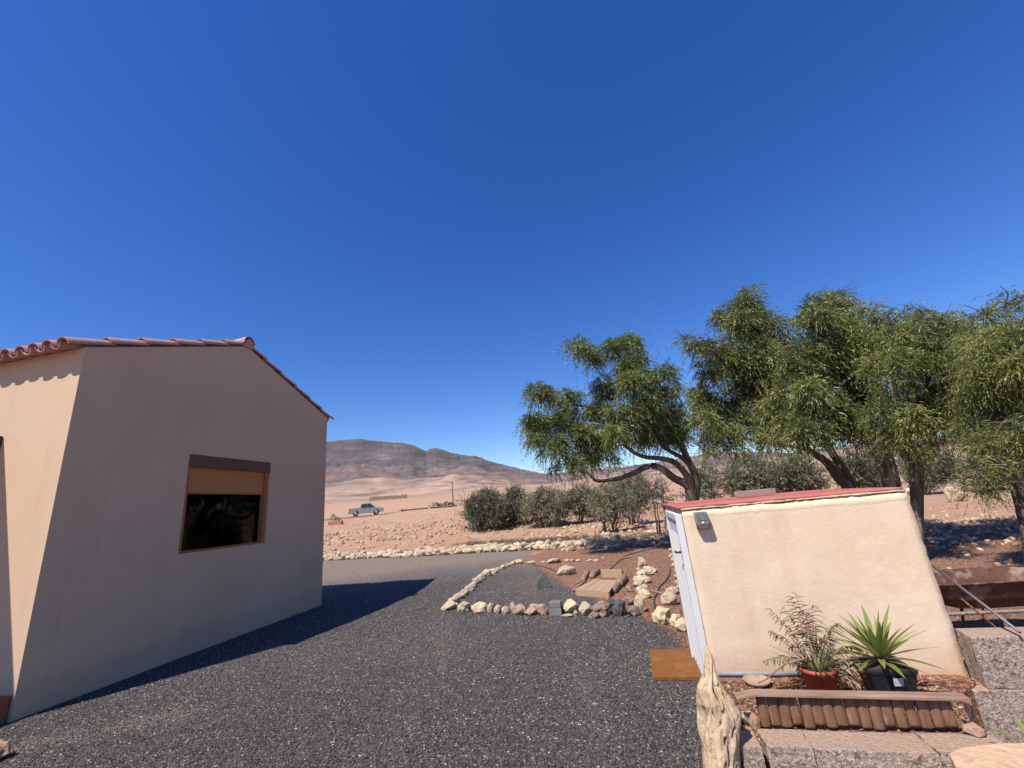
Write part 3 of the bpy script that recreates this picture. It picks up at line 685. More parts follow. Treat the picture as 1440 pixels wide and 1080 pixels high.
for x, y, w, h in [(530, 192, 46, 16), (592, 188, 26, 14), (643, 188, 86, 22), (712, 182, 34, 14), (738, 182, 30, 14), (766, 182, 30, 14), (826, 180, 36, 12), (858, 180, 34, 12)]:
    px, py = z3(x, y); px_rock(px, py, w / 3.6, h / 3.6, LIME, 'low pale rock in the back edge of the planting bed', BED)
px, py = z3(898, 174); px_rock(px, py, 8, 6, PINKST, 'single pink rock at the far back of the planting bed', BED)
px, py = z3(706, 250); px_rock(px, py, 29, 13.5, LIME, 'big pale boulder lying alone inside the planting bed')
px, py = z3(1030, 335); px_rock(px, py, 11, 10, PINKST, 'pink rock beside the wooden boards')
# dark upright slab of stone in the bed
p = hit(*z3(605, 318)); mb = MB().prism([(-0.17, -0.02, -0.05), (0.17, 0.02, -0.05), (0.165, 0.03, 0.10), (0.10, 0.05, 0.27), (0.02, 0.06, 0.31), (-0.09, 0.03, 0.26), (-0.19, 0.0, 0.15)], (0.03, 0.13, -0.03))
mb.v = [tuple(Vector(q) + Vector((noise.noise(Vector(q) * 9), noise.noise(Vector(q) * 9 + Vector((4, 0, 0))), noise.noise(Vector(q) * 9 + Vector((0, 7, 0))))) * 0.02) for q in mb.v]
o = mb.build('rock', rough_mat('green_grey_stone', (0.13, 0.125, 0.105), (0.23, 0.215, 0.18), 9, 0.9, 16, 0.8, 0.03, (0.30, 0.27, 0.22), 6, (0.55, 0.7)), None, bevel=0.012); o.scale = (0.85,) * 3; o.location = p; o.rotation_euler = (-0.2, 0, 0.45); tag(o, 'dark jagged slab of stone standing upright in the planting bed', 'rock')
# heap of pale stones and broken trunk between the bed and the shed
HEAP = 'pale rocks heaped between bed and shed'
heap = [(1090, 212, 56, 50), (1075, 228, 30, 18), (1120, 218, 48, 14), (1108, 240, 60, 26), (1095, 262, 66, 34), (1130, 250, 50, 30), (1150, 238, 60, 24), (1080, 290, 70, 40), (1110, 290, 60, 34), (1070, 310, 60, 36), (1100, 325, 50, 30), (1085, 348, 60, 40), (1105, 368, 66, 44), (1030, 335, 1, 1)]
for x, y, w, h in heap[:-1]:
    px, py = z3(x, y); px_rock(px, py, w / 3.6, h / 3.6, random.choice((LIME, CREAMST, LIME)), 'pale rock in the heap between planting bed and shed', HEAP, rz=random.uniform(-1, 1))
px, py = z3(1090, 440); px_rock(px, py, 17, 24, LIME, 'tall pale rock with hollows at the near end of the heap', HEAP, k=5)
for x, y, w, h, mt, lab in [(1204, 500, 108, 84, CREAMST, 'largest rounded cream boulder beside the white shed door'), (1270, 514, 76, 62, CREAMST, 'middle cream boulder leaning against the largest one by the shed door'),
                            (1300, 542, 76, 68, CREAMST, 'ragged cream boulder nearest to the doormat by the shed door'), (1240, 404, 94, 66, LIME, 'craggy pale boulder farther along the shed door side'), (1247, 346, 76, 36, LIME, 'low pale rock behind the craggy boulder by the shed')]:
    px, py = z3(x, y); px_rock(px, py, w / 3.6, h / 3.6, mt, lab, 'boulders by the shed door')
for x, y, w, h in [(1245, 160, 34, 22), (1258, 182, 40, 28), (1262, 210, 40, 30), (1268, 238, 40, 30), (1272, 268, 40, 30), (1278, 296, 40, 28), (1286, 320, 36, 26), (1240, 130, 30, 18), (1068, 98, 30, 22)]:
    px, py = z3(x, y); px_rock(px, py, w / 3.6, h / 3.6, LIME, 'small pale rock in the line running behind the shed door', 'rocks lining the back of the shed')
p = onz(-14, 1072); rock(Vector(p), 0.26, 0.13, PINKST, 'dusty pink rock lying on gravel near the tiled porch floor', rz=0.4)

# far double row of limestone along the gravel
fl0, fl1 = hit(448, 787), hit(838, 770)
fl = [hit(x, y) for x, y in ((440, 789), (520, 785), (600, 782), (660, 778), (720, 775), (780, 772), (840, 768), (875, 765))]
FARROW = 'rocks of the far gravel edge'
seglen = [(fl[i + 1] - fl[i]).length for i in range(len(fl) - 1)]; tot = sum(seglen)
def along(s):
    for i, L in enumerate(seglen):
        if s <= L: return fl[i].lerp(fl[i + 1], s / L)
        s -= L
    return fl[-1].copy()
s = 0.0
while s < tot:
    for row in range(2):
        q = along(min(tot, s + row * 0.14)); 
        w = random.uniform(0.26, 0.46); y = q.y + row * random.uniform(0.30, 0.42) + random.uniform(-0.05, 0.05)
        rock(Vector((q.x, y, gz(q.x, y) + row * 0.06)), w, random.uniform(0.15, 0.26), random.choice((LIME, LIME, CREAMST)),
             'pale limestone rock in the long double row between gravel yard and orange earth', FARROW, rz=random.uniform(-0.6, 0.6))
    s += 0.29

# ------------------------------------------------------------------ planter: blocks, fence, pots
KT = 0.862  # shed, fence, front blocks and pots scaled about the camera by this factor
F0 = onz(1060, 1030, BED_Z); F1 = onz(1350, 1037, BED_Z)
FD = (F1 - F0) / np.linalg.norm(F1 - F0); FROT = math.atan2(FD[1], FD[0])
def fpt(s, n, z): s *= KT; n *= KT; return Vector((F0[0] + FD[0] * s - FD[1] * n, F0[1] + FD[1] * s + FD[0] * n, BED_Z + z))   # n: away from camera
m, t, b = new_mat('lava_concrete'); gn = node(t, 'ShaderNodeNewGeometry')
tc = node(t, 'ShaderNodeTexCoord'); P = tc.outputs['Object']
vv = node(t, 'ShaderNodeTexVoronoi'); vv.inputs['Scale'].default_value = 95; t.links.new(P, vv.inputs['Vector'])
g1 = node(t, 'ShaderNodeSeparateColor'); t.links.new(vv.outputs['Color'], g1.inputs[0])
col = ramp(t, g1.outputs[0], [(0.0, (0.36, 0.275, 0.22)), (0.4, (0.50, 0.405, 0.33)), (0.8, (0.62, 0.52, 0.43)), (1.0, (0.80, 0.70, 0.59))])
pits = ramp(t, noise_tex(t, 38, 5, 0.75, vec=P), [(0.39, 0.9), (0.48, 0.0)]); col = mix(t, pits, col, (0.09, 0.07, 0.065))
col = mix(t, ramp(t, noise_tex(t, 3, 5, 0.6, vec=P), [(0.45, 0.0), (0.7, 0.5)]), col, (0.45, 0.33, 0.25))
# warmer brown tone on upward faces, setting the tops apart from the sides
sn = node(t, 'ShaderNodeSeparateXYZ'); t.links.new(gn.outputs['True Normal'], sn.inputs[0])
dm = node(t, 'ShaderNodeMath'); dm.operation = 'MULTIPLY'; t.links.new(ramp(t, sn.outputs[2], [(0.6, 0.0), (0.9, 0.8)]), dm.inputs[0]); t.links.new(ramp(t, noise_tex(t, 14, 5, 0.7, vec=P), [(0.25, 0.3), (0.55, 1.0)]), dm.inputs[1])
col = mix(t, dm.outputs[0], col, (0.62, 0.42, 0.29))
t.links.new(col, b.inputs['Base Color']); b.inputs['Roughness'].default_value = 0.95; b.inputs['Specular IOR Level'].default_value = 0.1
nb = bump(t, noise_tex(t, 38, 5, 0.75, vec=P), 0.9, 0.022); nb = bump(t, vv.outputs['Distance'], 0.5, 0.006, nb); t.links.new(nb, b.inputs['Normal'])
CONC = m
def slab(name, pts, ztop, zbot, mat, label, cat, group=None, amp=0.006, seed=1, step=0.05):
    """a slab with a broken outline, from a plan polygon in world x,y"""
    cx = sum(p[0] for p in pts) / len(pts); cy = sum(p[1] for p in pts) / len(pts)
    out_ = []
    n = len(pts)
    for i in range(n):
        p, q = Vector(pts[i][:2]), Vector(pts[(i + 1) % n][:2]); L = (q - p).length; k = max(1, int(L / step))
        nrm = Vector((q.y - p.y, p.x - q.x)).normalized()
        for j in range(k):
            w = p.lerp(q, j / k); a_ = noise.noise(Vector((w.x * 14, w.y * 14, seed))) + 0.6 * noise.noise(Vector((w.x * 40, w.y * 40, seed)))
            out_.append(w - nrm * (amp * (a_ + 0.3)))
    bm = bmesh.new()
    vs = [bm.verts.new((w.x - cx, w.y - cy, 0)) for w in out_]; f = bm.faces.new(vs)
    if f.normal.z < 0: f.normal_flip()
    bmesh.ops.recalc_face_normals(bm, faces=[f]); bm.normal_update()
    if f.normal.z < 0: f.normal_flip()
    ex = bmesh.ops.extrude_face_region(bm, geom=[f]); dn = [v for v in ex['geom'] if isinstance(v, bmesh.types.BMVert)]
    for v in dn: v.co.z -= 0  # top copy stays
    for v in vs: v.co.z = zbot - ztop
    bmesh.ops.recalc_face_normals(bm, faces=bm.faces)
    te = [e for e in bm.edges if all(v.co.z > -1e-5 for v in e.verts) and len(e.link_faces) == 2 and e.calc_face_angle(0) > 0.5]
    bmesh.ops.bevel(bm, geom=te, offset=0.008, segments=2, profile=0.6, affect='EDGES', clamp_overlap=True)
    bmesh.ops.triangulate(bm, faces=[f for f in bm.faces if len(f.verts) > 4])
    o = bm_obj(name, bm, mat); o.location = (cx, cy, ztop)
    return tag(o, label, cat, group)
def fp2(s, n): v = fpt(s, n, 0); return (v.x, v.y)
BLK = 'concrete blocks paving the front of the planter'
DEPTH = -0.165
slab('concrete_block', [fp2(-0.115, 0.02), fp2(-0.005, 0.02), fp2(0.0, DEPTH), fp2(-0.11, DEPTH)], BED_Z + 0.004, -0.25, CONC, 'narrow lava concrete block end beside the driftwood', 'block', BLK, seed=2, step=0.03)
slab('concrete_block', [fp2(0.022, 0.03), fp2(0.262, 0.03), fp2(0.262, DEPTH), fp2(0.032, DEPTH)], BED_Z + 0.008, -0.25, CONC, 'short lava concrete block between the narrow end piece and the long block', 'block', BLK, seed=3, step=0.03)
slab('concrete_block', [fp2(0.27, 0.035), fp2(0.85, 0.03), fp2(0.85, DEPTH - 0.01), fp2(0.27, DEPTH - 0.005)], BED_Z + 0.003, -0.25, CONC, 'long lava concrete block below the middle of the log edging', 'block', BLK, seed=4, step=0.03)
slab('concrete_block', [fp2(0.858, 0.03), fp2(1.22, 0.02), fp2(1.21, DEPTH - 0.01), fp2(0.858, DEPTH)], BED_Z + 0.007, -0.25, CONC, 'lava concrete block behind the flat flagstone, below the end of the log edging', 'block', BLK, seed=5, step=0.03)
def sh2(x, y): v = shed_pt(x, y, 0); return (v.x, v.y)
slab('concrete_block', [sh2(1.468, -0.168), sh2(2.05, -0.166), sh2(2.05, 0.02), sh2(1.499, 0.02), sh2(1.499, -0.02)], 0.452, 0.183, CONC, 'upper lava concrete block at the shed corner in front of the rusty wheelbarrow', 'block', BLK, seed=6, step=0.03)
slab('concrete_block', [sh2(2.058, -0.16), sh2(2.65, -0.16), sh2(2.65, 0.03), sh2(2.058, 0.03)], 0.45, 0.183, CONC, 'upper lava concrete block at the right border of the view', 'block', BLK, seed=8, step=0.03)
slab('concrete_block', [sh2(1.385, -0.178), sh2(2.3, -0.172), sh2(2.3, 0.02), sh2(1.48, 0.02), sh2(1.42, -0.02)], 0.179, -0.3, CONC, 'lower lava concrete block between log edging and flagstone, under the shed corner block', 'block', BLK, seed=7, step=0.03)
bed_o = slab('bed_soil', [fp2(-0.13, -0.02), fp2(1.12, -0.01), sh2(1.20, -0.42), sh2(1.37, -0.18), sh2(1.46, -0.10), sh2(1.48, 0.02), sh2(0.012, 0.02), sh2(0.0, -0.3)], BED_Z - 0.001, -0.25, MAT_GROUND, 'x', 'x', None, 0.012, 19)
for k_ in ('label', 'category'): del bed_o[k_]
bed_o['kind'] = 'structure'; bed_o['label'] = 'rust brown soil of the raised bed'
ca = bed_o.data.color_attributes.new('zone', 'FLOAT_COLOR', 'POINT'); ca.data.foreach_set('color', np.tile(np.array([0, 1, 0, 1], np.float32), len(bed_o.data.vertices)))
fl_pts = [onz(x, y, 0.25)[:2] for x, y in ((1333, 1060), (1352, 1050), (1400, 1044), (1450, 1043), (1475, 1075), (1440, 1130), (1360, 1120))]
slab('flagstone', fl_pts[::-1], 0.252, 0.214, rough_mat('peach_flagstone', (0.62, 0.41, 0.24), (0.80, 0.60, 0.39), 9, 0.9, 25, 0.7, 0.02, (0.60, 0.32, 0.20), 11, (0.5, 0.66)), 'flat peach coloured flagstone lying on the end of the concrete blocks', 'flagstone', amp=0.008, seed=9)

# half log edging with a top rail
fence = empty('log_edging', fpt(0, 0, 0.0), FROT); fence.scale = (KT,) * 3
tag(fence, 'low brown edging of upright half logs under a flat rail in front of the pots', 'log edging')
EDGEW = rough_mat('brown_edging_wood', (0.17, 0.085, 0.048), (0.32, 0.18, 0.11), 9, 0.85, 60, 0.5, 0.004, (0.45, 0.31, 0.22), 14, (0.6, 0.75), stretch=(3, 3, 0.6), spec=0.2)
RAILW = rough_mat('weathered_rail_wood', (0.24, 0.145, 0.095), (0.46, 0.32, 0.225), 9, 0.85, 50, 0.4, 0.004, stretch=(0.4, 5, 5), spec=0.2)
NLOG = 17; x0, x1 = 0.055, 1.085
for i in range(NLOG):
    w = (x1 - x0) / NLOG; xc = x0 + w * (i + 0.5) + random.uniform(-0.003, 0.003); r = w * random.uniform(0.455, 0.53); lean_ = random.uniform(-0.045, 0.045)
    dp = random.uniform(0.5, 0.75); mb = MB(); n = 8; zb_, zt_ = 0.014 + random.choice((0, 0.003, 0.006, 0.016)) + random.uniform(-0.003, 0.004), 0.186
    ring = lambda z, k: [(xc + lean_ * (z - 0.1) - r * math.cos(math.pi * j / n) * (0.93 + 0.07 * k) * 1.0, 0.05 - r * dp * math.sin(math.pi * j / n) ** 0.7 * k * (1 + 0.25 * noise.noise(Vector((i * 3.1, j * 0.5, z * 30)))), z) for j in range(n + 1)]
    zs = [zb_, zb_ + 0.008, 0.07, 0.12, zt_]; ks = [0.82, 0.98, 1.0 + random.uniform(-0.03, 0.03), 1.0, 0.97]
    v = [q for z, k in zip(zs, ks) for q in ring(z, k)]; m_ = n + 1; f = []
    for a_ in range(len(zs) - 1):
        f += [(a_ * m_ + j, a_ * m_ + j + 1, (a_ + 1) * m_ + j + 1, (a_ + 1) * m_ + j) for j in range(n)] + [(a_ * m_, (a_ + 1) * m_, (a_ + 1) * m_ + n, a_ * m_ + n)]
    f += [tuple(range(m_))[::-1], tuple((len(zs) - 1) * m_ + j for j in range(m_))]
    mb.add(v, f); mb.build('half_log', EDGEW, fence, True)
mb = MB()
mb.add([(-0.06, -0.008, 0.168), (0.05, -0.002, 0.188), (1.12, -0.002, 0.172), (1.16, 0.0, 0.150), (-0.06, 0.07, 0.168), (0.05, 0.075, 0.188), (1.12, 0.073, 0.172), (1.16, 0.07, 0.150),
        (-0.06, -0.008, 0.184), (0.05, -0.002, 0.205), (1.14, -0.002, 0.190), (1.165, 0.0, 0.186), (-0.06, 0.07, 0.184), (0.05, 0.075, 0.205), (1.14, 0.073, 0.190), (1.165, 0.07, 0.186)],
       [(0, 1, 9, 8), (1, 2, 10, 9), (2, 3, 11, 10), (4, 12, 13, 5), (5, 13, 14, 6), (6, 14, 15, 7), (8, 9, 13, 12), (9, 10, 14, 13), (10, 11, 15, 14), (0, 4, 5, 1), (1, 5, 6, 2), (2, 6, 7, 3), (0, 8, 12, 4), (3, 7, 15, 11)])
mb.build('rail', RAILW, fence, bevel=0.004)
MB().box(0.02, 0.052, 0.02, 1.12, 0.075, 0.05).build('batten', EDGEW, fence, bevel=0.003)
for s_, n_, w_, h_, mt, lab in [(0.0, 0.10, 0.10, 0.07, LIME, 'pale stone at the driftwood end of the log edging'), (0.02, 0.03, 0.07, 0.085, PINKST, 'pink stone standing at the driftwood end of the log edging'), (1.13, 0.02, 0.10, 0.06, PINKST, 'pale pink stone at the slab end of the log edging'),
                                 (-0.02, 0.17, 0.11, 0.04, LIME, 'flat pale stone behind the driftwood end of the log edging')]:
    rock(fpt(s_, n_, 0.006), w_ * KT, h_ * KT, mt, lab, 'stones by the log edging')

# pots
def blade(mb_v, mb_f, mb_c, base, d, L, w, droop, col, seg=6, fold=0.25):
    """one long pointed leaf that bends under its weight"""
    d = Vector(d).normalized(); side = d.cross(Vector((0, 0, 1)))
    if side.length < 1e-3: side = Vector((1, 0, 0))
    side.normalize(); n0 = len(mb_v); p = Vector(base); dirv = d.copy()
    for k in range(seg + 1):
        t_ = k / seg; ww = w * (0.55 + 0.9 * t_ if t_ < 0.4 else 0.91 * (1 - ((t_ - 0.4) / 0.6) ** 1.6)) * 0.5 + 0.0006
        up = side.cross(dirv).normalized()
        mb_v += [p - side * ww + up * ww * fold, p, p + side * ww + up * ww * fold]
        cc = tuple(c * (0.85 + 0.3 * t_) for c in col) if (t_ < 0.9 or seg < 5) else (0.26, 0.17, 0.08); mb_c += [cc, tuple(c * 0.9 for c in cc), cc]
        dirv = (dirv + Vector((0, 0, -droop / seg))).normalized(); p = p + dirv * (L / seg)
    for k in range(seg):
        a_ = n0 + k * 3
        mb_f += [(a_, a_ + 1, a_ + 4, a_ + 3), (a_ + 1, a_ + 2, a_ + 5, a_ + 4)]
LEAF = attr_mat('leaf', 'col', 0.45, 0.25, 0.4)
SOIL = rough_mat('pot_soil', (0.06, 0.04, 0.03), (0.13, 0.085, 0.06), 30, 0.95, 60, 0.8, 0.01)
def pot_round(r0, r1, h, mat, parent):
    mb = MB(); n = 28; prof = [(r0 * 0.2, 0), (r0, 0), (r1 * 0.985, h * 0.86), (r1 * 1.05, h * 0.86), (r1 * 1.07, h), (r1 * 0.96, h), (r1 * 0.9, h * 0.8), (0.002, h * 0.8)]
    v = [(r * math.cos(2 * math.pi * k / n), r * math.sin(2 * math.pi * k / n), z) for r, z in prof for k in range(n)]
    f = [(i * n + k, i * n + (k + 1) % n, (i + 1) * n + (k + 1) % n, (i + 1) * n + k) for i in range(len(prof) - 1) for k in range(n)]
    mb.add(v, f); return mb.build('pot', mat, parent, True)
# yucca in the square black pot
q = aty(1257, 960, 3.30 * KT); yp = Vector((q[0], 3.36 * KT, BED_Z))
yuc = empty('potted_yucca', yp, FROT); yuc.scale = (KT,) * 3
tag(yuc, 'green spiky yucca in a square black plastic pot with a white sticker', 'potted plant')
mb = MB(); b0, b1, h = 0.095, 0.128, 0.21
def frus(w0, w1, z0, z1): mb.add([(sx * w0, sy * w0, z0) for sx, sy in ((-1, -1), (1, -1), (1, 1), (-1, 1))] + [(sx * w1, sy * w1, z1) for sx, sy in ((-1, -1), (1, -1), (1, 1), (-1, 1))],
                                 [(3, 2, 1, 0), (4, 5, 6, 7)] + [(i, (i + 1) % 4, 4 + (i + 1) % 4, 4 + i) for i in range(4)])
frus(b0, b1, 0, h * 0.88); frus(b1 + 0.007, b1 + 0.009, h * 0.881, h)
yp_o = mb.build('pot', BLACKPL, yuc, bevel=0.006)
mb = MB()
for k in (-0.062, -0.02, 0.022, 0.064):
    mb.add([(k - 0.003, -b0 - 0.001, 0.01), (k + 0.003, -b0 - 0.001, 0.01), (k + 0.003, -b0 - 0.007, 0.01), (k - 0.003, -b0 - 0.007, 0.01), (k * 1.25 - 0.003, -b1 - 0.001, h * 0.87), (k * 1.25 + 0.003, -b1 - 0.001, h * 0.87), (k * 1.25 + 0.003, -b1 - 0.007, h * 0.87), (k * 1.25 - 0.003, -b1 - 0.007, h * 0.87)],
           [(0, 1, 2, 3), (4, 7, 6, 5), (0, 4, 5, 1), (1, 5, 6, 2), (2, 6, 7, 3), (3, 7, 4, 0)])
mb.build('ribs', BLACKPL, yp_o)
def pot_face(x, z): yy = -(b0 + (b1 - b0) * z / (h * 0.88)); return (x, yy - 0.0095, z)
mb = MB().add([pot_face(-0.015, 0.118), pot_face(0.04, 0.118), pot_face(0.042, 0.166), pot_face(-0.014, 0.166)], [(0, 1, 2, 3)])
mb.build('sticker', rough_mat('paper_sticker', (0.62, 0.66, 0.70), (0.70, 0.73, 0.76), 20, 0.5), yp_o)
MB().box(-b1 * 0.97, -b1 * 0.97, h * 0.8, b1 * 0.97, b1 * 0.97, h * 1.002).build('soil', SOIL, yuc, bevel=0.01)
lv, lf, lc = [], [], []
rs = random.Random(5)
for i in range(40):
    u = (i + 0.5) / 40; an = i * 2.39996; el = 1.35 - 1.25 * u ** 0.8 + rs.uniform(-0.1, 0.1)
    d = (math.cos(an) * math.cos(el), math.sin(an) * math.cos(el), math.sin(el))
    L = rs.uniform(0.27, 0.36) * (0.85 + 0.25 * (0.2 < u < 0.8)); c = rs.choice(((0.16, 0.20, 0.045), (0.23, 0.265, 0.07), (0.30, 0.32, 0.105), (0.13, 0.165, 0.04)))
    if u > 0.93: c = (0.30, 0.25, 0.11)
    blade(lv, lf, lc, (0.012 * d[0], 0.012 * d[1], h + 0.055 - 0.045 * u), d, L, 0.044, 0.18 + 0.5 * u * rs.random(), c)
mesh_np('foliage', [tuple(v) for v in lv], lf, LEAF, yuc, lc, smooth=True)
MB().tube([(0, 0, h * 0.9), (0.002, 0.002, h + 0.06)], [0.03, 0.022], 10).build('stem', BARK, yuc, True)
# half dead palm in the round red pot
q = aty(1158, 957, 3.42 * KT); pp_ = Vector((q[0], 3.46 * KT, BED_Z))
pal = empty('potted_palm', pp_, 0.3); pal.scale = (KT,) * 3
tag(pal, 'half withered little palm with grey dry fronds in a red plastic pot', 'potted plant')
pot_round(0.075, 0.112, 0.19, REDPL, pal)
MB().tube([(0, 0, 0.15), (0, 0, 0.176)], [0.098, 0.096], 20).build('soil', SOIL, pal)
gv, gf, gc = [], [], []; dv, df, dc = [], [], []
rs = random.Random(12)
for i in range(52):
    an = rs.uniform(0, 6.28); el = rs.uniform(0.3, 1.25)
    c = rs.choice(((0.10, 0.15, 0.04), (0.15, 0.19, 0.06), (0.24, 0.23, 0.08), (0.34, 0.29, 0.14), (0.12, 0.17, 0.05)))
    blade(gv, gf, gc, (0.03 * math.cos(an), 0.03 * math.sin(an), 0.17), (math.cos(an) * math.cos(el), math.sin(an) * math.cos(el), math.sin(el)), rs.uniform(0.18, 0.36), rs.uniform(0.008, 0.016), rs.uniform(0.1, 0.7), c)
def frond(an, el, L, droop, colour):
    p = Vector((0, 0, 0.18)); d = Vector((math.cos(an) * math.cos(el), math.sin(an) * math.cos(el), math.sin(el)))
    n_ = 22
    for k in range(n_):
        d = (d + Vector((0, 0, -droop / n_))).normalized(); q_ = p + d * (L / n_)
        blade(dv, df, dc, p, d, L / n_ * 1.1, 0.009, 0, colour, 1, 0.5)
        if k > 5:
            side = d.cross(Vector((0, 0, 1))).normalized()
            for sgn in (-1, 1):
                ll = 0.085 * math.sin(math.pi * min(1, (k - 4) / (n_ - 3.5))) + 0.02
                dd_ = (side * sgn * rs.uniform(0.5, 1.0) + d * 0.6 + Vector((0, 0, rs.uniform(-0.7, 0.1)))).normalized()
                blade(dv, df, dc, p, dd_, ll * rs.uniform(0.7, 1.15), 0.015, rs.uniform(0.2, 1.3), tuple(c_ * rs.uniform(0.75, 1.25) for c_ in colour), 3, 0.6)
        p = q_
GRY = (0.27, 0.205, 0.13)
for an, el, L, dr_ in ((1.75, 1.40, 0.47, 0.25), (1.2, 1.36, 0.48, 0.4), (2.35, 1.22, 0.44, 0.9), (2.6, 1.05, 0.34, 0.9), (0.35, 1.05, 0.42, 1.2), (0.0, 0.85, 0.38, 1.3), (-0.3, 0.65, 0.32, 1.2), (2.0, 1.3, 0.40, 0.7), (0.9, 1.3, 0.36, 0.8), (0.75, 1.15, 0.46, 0.9), (0.1, 0.35, 0.26, 1.4), (-0.6, 0.4, 0.25, 1.5), (2.9, 0.7, 0.35, 1.2)):
    frond(an - 0.3, el, L, dr_, GRY if L > 0.3 else (0.26, 0.17, 0.10))
mesh_np('green_leaves', [tuple(v) for v in gv], gf, LEAF, pal, gc, smooth=True)
mesh_np('dry_fronds', [tuple(v) for v in dv], df, LEAF, pal, dc)
# a bare root that arches out of the red pot to the saucer
root_pts = [aty(x, y, Y_ * KT) for x, y, Y_ in ((1135, 926, 3.44), (1120, 929, 3.44), (1103, 934, 3.44), (1090, 944, 3.45), (1078, 955, 3.47), (1066, 961, 3.50))]
tag(MB().tube([tuple(p) for p in root_pts], [0.006, 0.006, 0.0055, 0.005, 0.004, 0.003], 6).build('dry_stem', rough_mat('dry_stem', (0.30, 0.17, 0.10), (0.4, 0.25, 0.16), 20), None, True), 'thin bare brown stem arching from the red pot down to the saucer', 'stem')
# saucer
sp_ = onz(1066, 963, BED_Z); n = 28
prof = [(0.05, 0.004), (0.07, 0.006), (0.092, 0.030), (0.097, 0.030), (0.076, 0.0), (0.02, -0.002)]
mb = MB(); v = [(r * math.cos(2 * math.pi * k / n), r * math.sin(2 * math.pi * k / n), z) for r, z in [(0.002, 0.004)] + prof + [(0.002, -0.002)] for k in range(n)]
mb.add(v, [(i * n + k, i * n + (k + 1) % n, (i + 1) * n + (k + 1) % n, (i + 1) * n + k) for i in range(len(prof) + 1) for k in range(n)])
o = mb.build('saucer', rough_mat('cloudy_plastic', (0.42, 0.29, 0.20), (0.52, 0.38, 0.28), 9, 0.4, 40, 0.1, 0.001, (0.34, 0.2, 0.12), 12, (0.5, 0.7)), None, True); o.location = (sp_[0], sp_[1], BED_Z + 0.007); o.scale = (KT,) * 3
tag(o, 'shallow dusty plant saucer on the soil behind the log edging', 'saucer')

# weathered driftwood standing at the corner of the planter
D0 = onz(1025, 1112)
LV = [(-0.25, 0.02, 0.085, 0.10), (-0.05, 0.0, 0.088, 0.095), (0.04, -0.02, 0.10, 0.095), (0.13, -0.012, 0.104, 0.10), (0.20, 0.0, 0.106, 0.10), (0.28, 0.018, 0.116, 0.095), (0.34, 0.030, 0.118, 0.09), (0.40, 0.022, 0.096, 0.085),
      (0.445, 0.004, 0.072, 0.065), (0.48, 0.008, 0.05, 0.05), (0.505, 0.018, 0.036, 0.038), (0.54, 0.026, 0.032, 0.03), (0.585, 0.030, 0.027, 0.022), (0.61, 0.024, 0.018, 0.016), (0.64, 0.028, 0.006, 0.006)]
nseg, nlev = 110, 170; vs_ = []; dwc = []
lz = np.array([l[0] for l in LV])
for i in range(nlev):
    z = lz[0] + (lz[-1] - lz[0]) * i / (nlev - 1)
    cx, rx, ry = (np.interp(z, lz, [l[k] for l in LV]) for k in (1, 2, 3)); rx *= 0.78
    for k in range(nseg):
        an = 2 * math.pi * k / nseg; dv_ = Vector((math.cos(an), math.sin(an), 0))
        q = Vector((dv_.x * 1.0, dv_.y * 1.0, z * 3.0))
        gr_ = noise.noise(Vector((dv_.x * 5.5, dv_.y * 5.5, z * 2.0))) * 0.05 + noise.noise(Vector((dv_.x * 14, dv_.y * 14, z * 5))) * 0.05
        lump = noise.noise(q * 1.6 + Vector((7, 2, 0))) * 0.34 + noise.noise(q * 3.7 + Vector((1, 5, 0))) * 0.13
        hole = noise.noise(Vector((dv_.x * 3.2, dv_.y * 3.2, z * 13)) + Vector((3, 9, 4)))
        hole = max(hole, 0.8 * noise.noise(Vector((dv_.x * 6.2, dv_.y * 6.2, z * 26)) + Vector((13, 1, 4)))); hd_ = max(0.0, hole - 0.33) / 0.4; dwc.append((min(1, hd_ * 2.2),) * 3); hole = -0.5 * min(hd_, 0.55)
        chip = -0.25 * max(0, noise.noise(Vector((dv_.x * 2, dv_.y * 2, z * 5 + 20))) - 0.35)
        k_ = 1 + gr_ + lump + hole + chip
        vs_.append((cx + rx * k_ * dv_.x + 0.012 * noise.noise(Vector((z * 9, 3, 3))), ry * k_ * dv_.y, z))
f_ = [(i * nseg + k, i * nseg + (k + 1) % nseg, (i + 1) * nseg + (k + 1) % nseg, (i + 1) * nseg + k) for i in range(nlev - 1) for k in range(nseg)]
m, t, b = new_mat('driftwood')
tc = node(t, 'ShaderNodeTexCoord'); P = tc.outputs['Object']
mp = node(t, 'ShaderNodeMapping'); mp.inputs['Scale'].default_value = (9, 9, 1.6); t.links.new(P, mp.inputs[0])
col = ramp(t, noise_tex(t, 3.0, 7, 0.65, vec=mp.outputs[0], dist=0.4), [(0.28, (0.44, 0.30, 0.17)), (0.42, (0.70, 0.51, 0.31)), (0.7, (0.83, 0.66, 0.44))])
col = mix(t, ramp(t, noise_tex(t, 9, 5, 0.65, vec=P), [(0.52, 0.0), (0.68, 0.7)]), col, (0.70, 0.44, 0.23))
col = mix(t, ramp(t, noise_tex(t, 24, 4, 0.6, vec=P, dist=1.0), [(0.62, 0.0), (0.69, 0.8)]), col, (0.16, 0.085, 0.05))
rot = node(t, 'ShaderNodeAttribute'); rot.attribute_name = 'rot'; col = mix(t, rot.outputs['Fac'], col, (0.17, 0.095, 0.055))
t.links.new(col, b.inputs['Base Color']); b.inputs['Roughness'].default_value = 0.9; b.inputs['Specular IOR Level'].default_value = 0.12
nb = bump(t, noise_tex(t, 4.0, 7, 0.7, vec=mp.outputs[0], dist=0.5), 0.7, 0.02); nb = bump(t, noise_tex(t, 24, 4, 0.6, vec=P, dist=1.0), 0.6, -0.012, nb); t.links.new(nb, b.inputs['Normal'])
